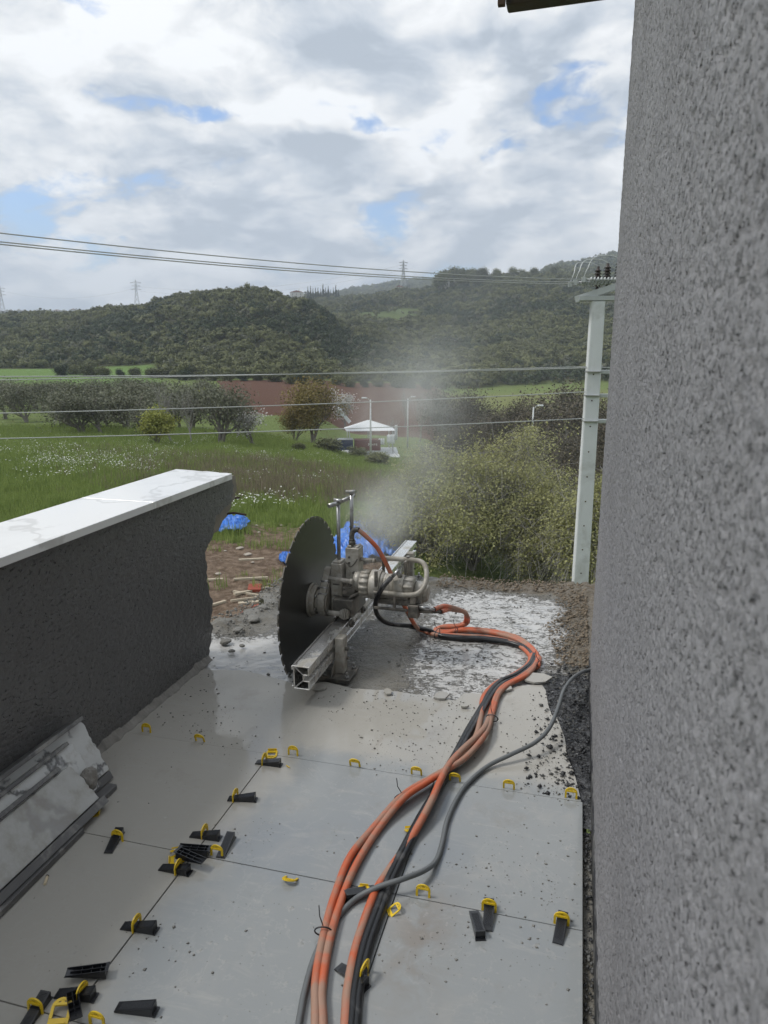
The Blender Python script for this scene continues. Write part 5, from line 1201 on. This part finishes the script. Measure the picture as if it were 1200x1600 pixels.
b = B(); b.tube([(-1.10, 3.372, .47), (-1.075, 3.365, .455), (-1.055, 3.365, .47), (-1.040, 3.369, .495)], .004, 6, smooth_n=6); b.tube([(-1.13, 3.33, .26), (-1.10, 3.30, .265), (-1.06, 3.31, .31), (-1.02, 3.34, .33)], .006, 6, smooth_n=6); S(b, 'oil_pipe', 'castdark')
# motor
YM, ZM = 3.375, .366
b = B(); b.cyl((-1.052, YM, ZM + .01), (-1.020, YM, ZM + .01), .052, seg=28); b.cyl((-1.0195, YM, ZM), (-.9665, YM, ZM), .064, seg=40)
for k in range(14):
    a = 6.283 * k / 14; cy_, cz_ = YM + .064 * math.cos(a), ZM + .064 * math.sin(a); b.cyl((-1.016, cy_, cz_), (-.970, cy_, cz_), .0095, seg=8)
S(b, 'ribbed_coupling', 'cast')
b = B(); b.cyl((-.966, YM, ZM), (-.912, YM, ZM), .076, seg=40); b.cyl((-.9115, YM, ZM), (-.895, YM, ZM), .070, .062, 36); S(b, 'motor_flange', 'cast', bevel=.002)
b = B(); b.cyl((-.8945, YM, ZM), (-.792, YM, ZM), .061, seg=36)
for k in range(5): b.cyl((-.885 + k * .02, YM, ZM), (-.882 + k * .02, YM, ZM), .0625, seg=36)
S(b, 'motor_body', 'cast', bevel=.001)
b = B(); b.cyl((-.7915, YM, ZM), (-.744, YM, ZM), .054, .050, 24)
for k in range(9):
    a = 6.283 * k / 9; b.cyl((-.79, YM + .052 * math.cos(a), ZM + .052 * math.sin(a)), (-.745, YM + .049 * math.cos(a), ZM + .049 * math.sin(a)), .008, seg=8)
S(b, 'ribbed_motor_end', 'cast')
b = B(); b.cyl((-.7435, YM + .03, ZM - .03), (-.700, YM + .03, ZM - .032), .056, .058, 28); b.cyl((-.6995, YM + .03, ZM - .032), (-.676, YM + .03, ZM - .033), .052, .040, 28); S(b, 'pump_housing', 'cast', bevel=.003)
b = B(); b.box(-.935, -.752, 3.318, 3.43, .286, .318); b.box(-.93, -.76, 3.312, 3.36, .3185, .345); S(b, 'motor_bracket', 'castdark', bevel=.004)
b = B(); b.box(-.760, -.706, 3.300, 3.352, .232, .300); b.box(-.752, -.722, 3.305, 3.348, .3005, .345); S(b, 'valve_block', 'castdark', bevel=.004)
b = B(); b.cyl((-.705, 3.318, .288), (-.655, 3.322, .284), .0115, .010, 14); b.cyl((-.668, 3.321, .2855), (-.628, 3.325, .281), .0085, .0075, 12); S(b, 'hose_fitting', 'steel')
b = B(); b.cyl((-.705, 3.335, .264), (-.640, 3.342, .262), .013, .0115, 14); b.cyl((-.6395, 3.342, .262), (-.600, 3.348, .262), .0095, .0075, 12); S(b, 'hose_fitting', 'castdark')
b = B(); b.box(-.935, -.762, 3.300, 3.311, .262, .276); b.box(-.835, -.822, 3.300, 3.311, .2765, .34); S(b, 'stay_bar', 'castdark', bevel=.002)
b = B(); b.tube([(-.935, 3.31, .352), (-.85, 3.31, .348), (-.765, 3.31, .348), (-.710, 3.315, .362), (-.682, 3.335, .40), (-.685, 3.385, .452), (-.712, 3.425, .484), (-.76, 3.435, .492), (-.84, 3.435, .492), (-.925, 3.435, .490)], .0125, 14, smooth_n=8); S(b, 'guard_tube', 'cast')
for xx in (-.920, -.792):
    b = B(); b.box(xx - .006, xx + .006, 3.425, 3.446, .318, .503); b.box(xx - .012, xx + .004, 3.300, 3.312, .30, .46) if xx < -.9 else b.box(xx - .005, xx + .005, 3.37, 3.40, .43, .50); S(b, 'guard_bracket', 'castdark', bevel=.002)
b = B(); b.cyl((-.925, 3.435, .505), (-.925, 3.435, .511), .009, seg=10); b.cyl((-.792, 3.435, .505), (-.792, 3.435, .511), .009, seg=10); b.cyl((-.815, 3.36, .425), (-.822, 3.352, .452), .014, seg=10); S(b, 'cap_nut', 'steel')
# carrying handles
hA, hB = (-1.143, 3.385), (-1.087, 3.43)
for (hx, hy, zb, zt) in ((*hA, .482, .775), (*hB, .556, .815)):
    b = B(); b.cyl((hx, hy, zb), (hx, hy, zt), .0095, seg=14); S(b, 'handle_post', 'steel')
b = B(); b.cyl((hA[0] - .030, hA[1] - .06, .772), (hA[0] + .006, hA[1] + .01, .779), .0115, seg=14); b.tube([(hA[0], hA[1], .779), (hB[0], hB[1] + .01, .802), (hB[0] + .004, hB[1] + .03, .806)], .0095, 12); S(b, 'handle_crossbar', 'steel')
b = B(); b.cyl((hA[0] - .022, hA[1], .792), (hA[0] + .024, hA[1] - .01, .790), .0085, seg=12); b.cyl((hA[0], hA[1], .7755), (hA[0], hA[1], .79), .012, seg=10); S(b, 'handle_grip', 'steel')
b = B(); b.cyl((hB[0] - .028, hB[1], .828), (hB[0] + .028, hB[1] - .015, .834), .0085, seg=12); b.cyl((hB[0], hB[1], .8155), (hB[0], hB[1], .828), .012, seg=10); S(b, 'handle_grip', 'steel')
b = B(); b.tube([(-1.078, 3.405, .560), (-1.080, 3.405, .600), (-1.074, 3.402, .625), (-1.056, 3.398, .640), (-1.038, 3.395, .641)], .0135, 12, smooth_n=6); b.cyl((-1.078, 3.405, .5605), (-1.078, 3.405, .580), .018, seg=14); b.cyl((-1.079, 3.405, .5805), (-1.079, 3.405, .590), .0155, seg=6); S(b, 'hose_elbow', 'castdark')
b = B(); q = onY(622, 892, 3.33); q2 = onY(613, 901, 3.32); b.cyl(tuple(q + [.006, 0, .006]), tuple(q2), .010, .009, 12); b.cyl(tuple(q2), tuple(onY(610.5, 904, 3.32)), .0085, seg=6); S(b, 'hose_fitting', 'steel')

# ------------------------------------------------------------------ hoses
def z5(pts, z=.014): return [fl(400 + a * .45833, 1000 + c * .45833, z) for a, c in pts]
def z4(pts, z=.006): return [fl(600 + a * .21667, 840 + c * .21667, z) for a, c in pts]
def hose(name, pts, r, mat, label, group=None, seg=12, extra=None):
    P = crom(pts, 10); V, Fc = tube_arrays(P, r, seg); o = mesh_obj(name, V, Fc, MT[mat], smooth=True); tag(o, label, 'cable' if 'cable' in name else 'hose', group); return o
def ext(p0, d, n, z=.014):
    """carry a hose on towards and past the camera, out of the picture"""
    return [np.array([p0[0] + d[0] * k, p0[1] + d[1] * k, z]) for k in range(n, 0, -1)]
def with_z(P, zs):
    P = [np.array(q, float) for q in P]
    t = np.linspace(0, 1, len(P)); zi = np.interp(t, np.linspace(0, 1, len(zs)), zs)
    return P, zi
OA = [(203, 1309), (205, 1150), (232, 1000), (268, 870), (320, 740), (400, 640), (500, 540), (600, 478), (655, 445), (710, 400), (752, 330), (768, 250), (775, 195), (815, 150), (880, 118), (925, 85), (942, 50)]
OB = [(228, 1309), (225, 1190), (250, 1030), (290, 890), (345, 760), (425, 635), (505, 556), (580, 504), (640, 465), (720, 412), (785, 330), (806, 250), (828, 185), (862, 152), (925, 118), (954, 80), (957, 45)]
OC = [(305, 1309), (312, 1200), (340, 1050), (390, 900), (430, 820), (520, 690), (590, 590), (625, 510), (655, 452), (700, 400), (772, 330), (797, 260), (818, 195), (845, 158), (900, 128), (945, 92), (965, 60)]
BK1 = [(325, 1309), (335, 1200), (365, 1050), (415, 910), (452, 810), (500, 715), (560, 605), (610, 520), (642, 455), (680, 390), (722, 310), (765, 235), (795, 180), (830, 143), (885, 118), (930, 84), (948, 50)]
BK2 = [(342, 1309), (352, 1200), (383, 1050), (430, 915), (468, 810), (515, 715), (572, 600), (622, 515), (652, 460), (688, 396), (728, 320), (770, 246), (802, 190), (838, 152), (895, 125), (938, 92), (954, 62)]
def mk(path5, path4, tail, za=.014, cross=0.0):
    P = z5(path5, za)
    for k, q in enumerate(P):
        if 6 <= k <= 10: q[2] += cross
    P0 = ext(P[0], (P[0] - P[1])[:2] / np.linalg.norm((P[0] - P[1])[:2]) * .35, 4, za)
    return P0 + P + z4(path4, .004) + tail
tailA = [onY(650, 979, 3.62), onY(632.5, 948, 3.52), onY(619.5, 918, 3.46), onY(606, 886, 3.43), onY(590, 857, 3.41), onY(573, 839, 3.40), np.array([-1.040, 3.395, .641])]
hose('hydraulic_hose', mk(OA, [(1055, 905), (1050, 850), (990, 790), (890, 745), (740, 718), (600, 710), (470, 703), (370, 700), (285, 672)], tailA, .014, .012), .0115, 'orange', 'orange hydraulic hose arching up to the elbow on top of the saw', 'orange hydraulic hoses')
tailB = [fl(731, 972, .02), onY(729, 960, 3.72), onY(716, 952, 3.55), onY(695, 947, 3.42), np.array([-.632, 3.325, .281])]
hose('hydraulic_hose', mk(OB, [(1090, 940), (1100, 885), (1055, 805), (955, 735), (810, 693), (660, 672), (540, 672), (450, 690), (385, 688), (372, 660), (420, 648), (500, 646), (560, 636)], tailB, .014, .020), .0115, 'orange', 'orange hydraulic hose of the left pair ending at the upper motor fitting', 'orange hydraulic hoses')
tailC = [fl(728, 969, .035), onY(727, 957, 3.75), onY(712, 953, 3.57), onY(700, 952, 3.46), np.array([-.604, 3.348, .262])]
hose('hydraulic_hose', mk(OC, [(1110, 930), (1112, 870), (1065, 795), (965, 722), (820, 682), (660, 662), (560, 664), (470, 678), (400, 676), (392, 655), (440, 640), (520, 636), (570, 624)], tailC, .014, .028), .0125, 'orange', 'orange hydraulic hose that runs beside the black ones and ends at the lower motor fitting', 'orange hydraulic hoses')
tailK = [onY(647, 978, 3.63), onY(617, 976, 3.52), onY(600, 971, 3.44), onY(590, 961, 3.38), onY(586.5, 947, 3.33), onY(590, 932, 3.29), onY(600, 915, 3.27), onY(611, 903, 3.31)]
hose('hydraulic_hose', mk(BK1, [(1045, 955), (1070, 905), (1060, 850), (1010, 800), (930, 765), (820, 745), (700, 733), (560, 728), (430, 712), (360, 688), (300, 662), (225, 640)], tailK, .014, .004), .0125, 'blackhose', 'black hydraulic hose looping up to the motor fitting of the saw', 'black hoses')
hose('hydraulic_hose', mk(BK2, [(1060, 965), (1085, 910), (1072, 850), (1020, 795), (940, 758), (830, 736), (700, 724), (560, 720), (430, 705), (365, 690)], [onY(671, 985, 3.68), onY(640, 979, 3.62)], .013, .004), .0115, 'blackhose', 'second black hose lying along the first one between the orange hoses', 'black hoses')
GC = [(145, 1309), (165, 1200), (200, 1080), (255, 975), (330, 890), (410, 845), (500, 815), (575, 785), (615, 750), (635, 690), (650, 620), (680, 550), (720, 490), (790, 430), (870, 390), (950, 350), (1000, 300), (1030, 230), (1050, 170), (1080, 130), (1115, 108), (1140, 103)]
Pg = z5(GC, .009); hz = [.009] * 5 + [.030, .045, .030] + [.010] * 5 + [.012, .03, .05, .07, .09, .10, .09, .07, .06]
Pg = [fl(400 + a * .45833, 1000 + c * .45833, z) for (a, c), z in zip(GC, hz)]
Pg[-1][0] = min(Pg[-1][0], .118)
hose('power_cable', ext(Pg[0], (Pg[0] - Pg[1])[:2] / np.linalg.norm((Pg[0] - Pg[1])[:2]) * .3, 4, .009) + Pg + [np.array([.20, Pg[-1][1] + .10, .05])], .0082, 'greycable', 'grey power cable crossing over the hoses and ending at the wall corner')
# cable ties
def ring(px, py, r, label, z=.02, rz=0.0, tail=True):
    p = fl(px, py, z); b = B(); b.tube([(r * 1.05 * math.cos(a), .0, .62 * r * math.sin(a)) for a in np.linspace(0, 6.283, 17)], .0022, 5, cap=False)
    if tail: b.tube([(0, 0, r * .8), (-.01, .01, r * .8 + .02), (-.012, .015, r * .8 + .05)], .0016, 5)
    o = b.obj('cable_tie', MT['black']); o.location = p; o.rotation_euler = (0, 0, rz); tag(o, label, 'cable tie', 'black ties round the hoses')
ring(627, 1246, .024, 'black tie round the left orange pair above the tiles', .02, R(35))
ring(505, 1455, .022, 'black tie round the orange pair near the bottom', .02, R(12))
ring(769, 1122, .024, 'black tie round the orange pair below the bend', .02, R(-10))
ring(842, 1037, .022, 'black tie at the outer side of the hose bend', .02, R(70))
ring(683, 990, .040, 'black tie bundling all hoses beside the saw with a long loose end', .025, R(80))
ring(713, 985, .022, 'black tie round the orange hoses right of the bundle', .02, R(80))

# ------------------------------------------------------------------ tile levelling wedges and clips
def wedge_mesh():
    L, Wd, h0, h1, t = .096, .027, .0035, .024, .0018; b = B()
    top = lambda x: h0 + (h1 - h0) * (x + L / 2) / L
    b.prism([(-L / 2, top(-L / 2) - t), (L / 2, top(L / 2) - t), (L / 2, top(L / 2)), (-L / 2, top(-L / 2))], -Wd / 2, Wd / 2, 'y')
    for s in (-1, 1): y0_ = s * Wd / 2; b.prism([(-L / 2, 0), (L / 2, 0), (L / 2, top(L / 2) - t - .0002), (-L / 2, top(-L / 2) - t - .0002)], min(y0_, y0_ - s * t), max(y0_, y0_ - s * t), 'y')
    b.box(L / 2 - t, L / 2 - .0001, -Wd / 2 + t, Wd / 2 - t, 0, h1 - t * 1.3)
    b.prism([(-L / 2 + .01, .0005), (L / 2 - t, .0005), (L / 2 - t, h1 - t * 1.4), (-L / 2 + .01, top(-L / 2 + .01) - t * 1.1)], -.0008, .0008, 'y')
    for x in (-.012, .012, .034): b.box(x, x + t * .8, -Wd / 2 + t, Wd / 2 - t, .003, top(x) - t * 1.1)
    b.box(L / 2 + .0001, L / 2 + .007, -Wd / 2 - .001, Wd / 2 + .001, 0, .0022)
    for k in range(26):
        x = -L / 2 + .012 + k * .0031; b.box(x, x + .0012, -Wd / 2 + .004, Wd / 2 - .004, top(x) - .0004, top(x) + .0006)
    o = b.obj('levelling_wedge', MT['black'], bevel=0); me = o.data; bpy.data.objects.remove(o); return me
def clip_mesh(kind='arch'):
    b = B(); w, h, t, r = .0215, .041, .0018, .0066
    A = [(-w, 0), (-w, h * .55)] + [(w * math.cos(a) , h * .55 + (h * .45) * math.sin(a)) for a in np.linspace(math.pi, 0, 11)[1:-1]] + [(w, h * .55), (w, 0), (w - r, 0), (w - r, h * .53)]
    inner = [((w - r) * math.cos(a), h * .55 + (h * .45 - r) * math.sin(a)) for a in np.linspace(0, math.pi, 11)[1:-1]] + [(-w + r, h * .53), (-w + r, 0)]
    P = A + inner
    # arch as quads between outer and inner outline
    outer = [(-w, 0), (-w, h * .55)] + [(w * math.cos(a), h * .55 + (h * .45) * math.sin(a)) for a in np.linspace(math.pi, 0, 11)[1:-1]] + [(w, h * .55), (w, 0)]
    inn = [(-w + r, 0), (-w + r, h * .53)] + [((w - r) * math.cos(a), h * .55 + (h * .45 - r) * math.sin(a)) for a in np.linspace(math.pi, 0, 11)[1:-1]] + [(w - r, h * .53), (w - r, 0)]
    n = len(outer); rows = []
    for y_ in (-t, t): rows.append(([b.bm.verts.new((p[0], y_, p[1])) for p in outer], [b.bm.verts.new((p[0], y_, p[1])) for p in inn]))
    (o0, i0), (o1, i1) = rows
    for k in range(n - 1):
        b.bm.faces.new((o0[k], o0[k + 1], i0[k + 1], i0[k])); b.bm.faces.new((o1[k], i1[k], i1[k + 1], o1[k + 1]))
        b.bm.faces.new((o0[k], o1[k], o1[k + 1], o0[k + 1])); b.bm.faces.new((i0[k], i0[k + 1], i1[k + 1], i1[k]))
    for k in (0, n - 1): b.bm.faces.new((o0[k], i0[k], i1[k], o1[k]))
    b.box(-w + r * .8, w - r * .8, -t * 1.8, t * 1.8, h * .60, h * .60 + .0052)
    b.prism([(-.0034, h * .60 + .005), (.0034, h * .60 + .005), (.0040, h - .005), (-.0040, h - .005)], -t, t, 'y')
    for s in (-1, 1): b.prism([(s * (w - .0045), h * .60 + .005), (s * (w - .0010), h * .60 + .004), (s * (w - .006), h - .010), (s * (w - .0105), h - .0065)], -t * 1.001, t * 1.001, 'y')
    if kind == 'loose': b.box(-w, w, -.0012, .0012, -.012, -.0002); b.box(-w * .8, w * .8, -.010, .010, -.0145, -.0122)
    o = b.obj('levelling_clip', MT['yellow']); me = o.data; bpy.data.objects.remove(o); return me
WM, CMa, CMb = wedge_mesh(), clip_mesh(), clip_mesh('loose')
def put_wedge(thin, thick, label, z=.0015, flip=False, tilt=0.0, roll=0.0):
    a, c = fl(*thin, .008), fl(*thick, .012); d = c - a; rz = math.atan2(d[1], d[0]); mid = (a + c) / 2
    o = bpy.data.objects.new('levelling_wedge', WM); link(o); o.location = (mid[0], mid[1], z + (.025 if flip else 0)); o.rotation_euler = (R(180) + roll if flip else roll, tilt, rz) if not flip else (R(180) + roll, tilt, rz)
    tag(o, label, 'wedge', 'black tile levelling wedges'); return o
def put_clip(px, py, label, rz=0.0, rx=0.0, ry=0.0, z=.0, loose=False, s=1.0):
    p = fl(px, py, z); o = bpy.data.objects.new('levelling_clip', CMb if loose else CMa); link(o); o.location = (p[0], p[1], z); o.rotation_euler = (rx, ry, rz); o.scale = (s, s, s)
    tag(o, label, 'clip', 'yellow tile levelling clips'); return o
Q = R(90)
for thin, thick, lab, kw in (
    ((402, 1189), (436, 1192), 'farthest black wedge on the long joint, under a yellow clip', {}),
    ((357, 1246), (398, 1246), 'second farthest black wedge across the long joint', {}),
    ((299, 1302), (341, 1306), 'third black wedge across the long joint, just above the cluster', {}),
    ((284, 1330), (322, 1331), 'upturned hollow black wedge at the back of the cluster', dict(flip=True, tilt=.0)),
    ((318, 1356), (281, 1342), 'upturned black wedge lying diagonally across the cluster', dict(flip=True, z=.014, tilt=-.1)),
    ((251, 1353), (294, 1360), 'black wedge under a clip at the front of the cluster', {}),
    ((191, 1444), (242, 1450), 'black wedge across the long joint between the cluster and the bottom group', {}),
    ((106, 1528), (165, 1518), 'large-looking upturned wedge topmost in the bottom left group', dict(flip=True)),
    ((88, 1550), (146, 1554), 'black wedge under a clip in the bottom left group', {}),
    ((122, 1612), (113, 1556), 'upturned wedge pointing at the viewer in the bottom left group', dict(flip=True, z=.012, tilt=.12)),
    ((40, 1601), (64, 1566), 'leftmost black wedge, under a clip at the bottom edge', {}),
    ((182, 1571), (241, 1576), 'lone black wedge on the bottom tile right of the group', {}),
    ((345, 1336), (360, 1307), 'black wedge standing behind a clip at the crossing of the joints', {}),
    ((170, 1329), (186, 1300), 'black wedge under a clip beside the marble offcuts', {}),
    ((580, 1388), (546, 1398), 'black wedge half hidden between the hoses and the grey cable', {}),
    ((529, 1508), (570, 1538), 'black wedge sticking out on both sides of the right hoses', {}),
    ((762, 1447), (764, 1414), 'black wedge under a clip right of centre on the near row joint', {}),
    ((741, 1424), (750, 1459), 'loose black wedge left of the clipped one on the right tile', {}),
    ((872, 1468), (879, 1434), 'rightmost black wedge, under a clip near the wall', {})):
    put_wedge(thin, thick, lab, **kw)
for px, py, lab, kw in (
    (413, 1192, 'yellow clip over the farthest wedge on the long joint', dict(rz=Q)),
    (368, 1249, 'yellow clip over the second farthest wedge', dict(rz=Q)),
    (320, 1306, 'yellow clip over the third wedge above the cluster', dict(rz=Q)),
    (279, 1362, 'yellow clip over the front wedge of the cluster', dict(rz=Q)),
    (214, 1450, 'yellow clip over the wedge midway down the long joint', dict(rz=Q)),
    (128, 1560, 'yellow clip leaning over a wedge in the bottom left group', dict(rz=Q, ry=.15)),
    (56, 1582, 'yellow clip over the leftmost wedge at the bottom edge', {}),
    (339, 1338, 'upright yellow clip at the crossing of the joints', {}),
    (184, 1314, 'yellow clip over the wedge beside the marble offcuts', {}),
    (764, 1424, 'yellow clip over the wedge right of centre on the near row joint', {}),
    (877, 1445, 'yellow clip over the rightmost wedge near the wall', {}),
    (229, 1144, 'leftmost upright clip of the far row joint', {}),
    (313, 1158, 'second clip from the left in the far row joint', dict(rx=.35)),
    (458, 1180, 'upright clip just right of the long joint in the far row', {}),
    (555, 1197, 'small-looking clip in the far row below the saw foot', dict(rx=.35)),
    (651, 1210, 'clip left of the hose crossing in the far row', dict(rx=.3)),
    (711, 1220, 'clip half hidden by the hoses at their crossing', dict(rx=.3)),
    (795, 1232, 'clip between the grey cable and the wall in the far row', dict(rx=.2)),
    (892, 1247, 'rightmost clip of the far row, next to the wall', {}),
    (456, 1371, 'low bent-over clip left of the hoses in the near row', dict(rx=1.1)),
    (661, 1401, 'upright yellow clip right of the grey cable in the near row', {}),
    (152, 1603, 'yellow clip at the bottom edge right of the wedge group', {})):
    put_clip(px, py, lab, **kw)
for px, py, lab, kw in (
    (425, 1176, 'pale clip lying flat at the far end of the long joint', dict(rx=Q, rz=.3, z=.003)),
    (148, 1269, 'clip lying on the tile beside the marble offcuts', dict(rx=Q, rz=R(-60), z=.003, s=1.15)),
    (92, 1591, 'clip lying at the bottom edge between two wedges', dict(rx=R(70), rz=R(-160), z=.006, s=1.1)),
    (612, 1424, 'thin-looking clip fallen beside the joint right of the hoses', dict(rz=R(125), rx=R(60), z=.004, s=.75)),
    (642, 1296, 'clip lying in a clump of mortar beside the black hoses', dict(rx=R(60), rz=.4, z=.004)),
    (568, 1388, 'clip seen edge-on behind the grey cable', dict(rx=R(88), rz=.1, z=.010, s=.75)),
    (569, 1522, 'clip standing over the wedge at the right hoses', dict(rz=R(75), rx=.1, z=.012)),
    (272, 1344, 'clip lying under the cluster of wedges', dict(rx=R(80), rz=R(120), z=.003)),
    (275, 1328, 'broken clip at the back of the wedge cluster', dict(rx=R(60), rz=R(30), z=.003, s=.8))):
    put_clip(px, py, lab, loose=True, **kw)
o = B().box(-.010, .010, -.0015, .0015, 0, .002).obj('clip_fragment', MT['yellow']); o.location = fl(450, 1198, .002); o.rotation_euler = (0, 0, -.5); tag(o, 'tiny yellow splinter on the tile near the far wedge', 'clip fragment')

# ------------------------------------------------------------------ spray mist over the cut, and the air
def mist(p0, p1, w0, w1, dens, label, seed=0.0, scale=1.3, color=(.93, .95, .96)):
    p0, p1 = Vector(p0), Vector(p1); d = p1 - p0; L = d.length
    b = B(); wv = max(w0, w1) * 2.1; b.box(-wv, wv, -wv, wv, 0, L)
    m = bpy.data.materials.new('spray_mist'); m.use_nodes = True; t = m.node_tree; t.nodes.clear(); o = N(t, 'ShaderNodeTexCoord').outputs['Object']
    s = N(t, 'ShaderNodeSeparateXYZ', {0: o}); f = M(t, 'DIVIDE', s.outputs[2], L); w = M(t, 'ADD', w0, M(t, 'MULTIPLY', f, w1 - w0))
    r2 = M(t, 'DIVIDE', M(t, 'ADD', M(t, 'MULTIPLY', s.outputs[0], s.outputs[0]), M(t, 'MULTIPLY', s.outputs[1], s.outputs[1])), M(t, 'MULTIPLY', w, w))
    g_ = M(t, 'POWER', 2.718, M(t, 'MULTIPLY', r2, -1.0))
    ov = VM(t, 'ADD', VM(t, 'SCALE', o, s=scale), (seed, seed * .7, seed * 1.3)); nz = MR(t, NOISE(t, ov, 1.0, 5, .6, .8), .38, .68)
    env = M(t, 'MULTIPLY', MR(t, f, 0, .10), MR(t, f, .95, .22))
    dn = M(t, 'MULTIPLY', M(t, 'MULTIPLY', M(t, 'MULTIPLY', g_, nz), env), dens)
    v = N(t, 'ShaderNodeVolumePrincipled', {'Color': (*color, 1), 'Density': dn, 'Anisotropy': .2}); t.links.new(v.outputs[0], N(t, 'ShaderNodeOutputMaterial').inputs['Volume'])
    ob = b.obj('spray_mist', m); ob.location = p0; ob.rotation_euler = d.to_track_quat('Z', 'Y').to_euler(); tag(ob, label, kind='stuff'); return ob
mist(at_d(575, 880, 4.0), at_d(675, 545, 8.0), .13, .55, 2.2, 'white water spray drifting up behind the saw blade', 2.0)
mist(at_d(600, 640, 12.0), at_d(980, 560, 16.0), 2.0, 2.4, .035, 'thin veil of spray hanging before the gully trees', 5.0, .5)
hb = B(); hb.box(-6100, 6100, -6100, 6100, float(gz.min()) - 3, 640); hm = bpy.data.materials.new('air'); hm.use_nodes = True; t = hm.node_tree; t.nodes.clear()
v = N(t, 'ShaderNodeVolumePrincipled', {'Color': (.80, .88, 1.0, 1), 'Density': .00022, 'Anisotropy': .1}); t.links.new(v.outputs[0], N(t, 'ShaderNodeOutputMaterial').inputs['Volume'])
haze = hb.obj('haze', hm); tag(haze, 'pale air haze between here and the hills', kind='stuff')
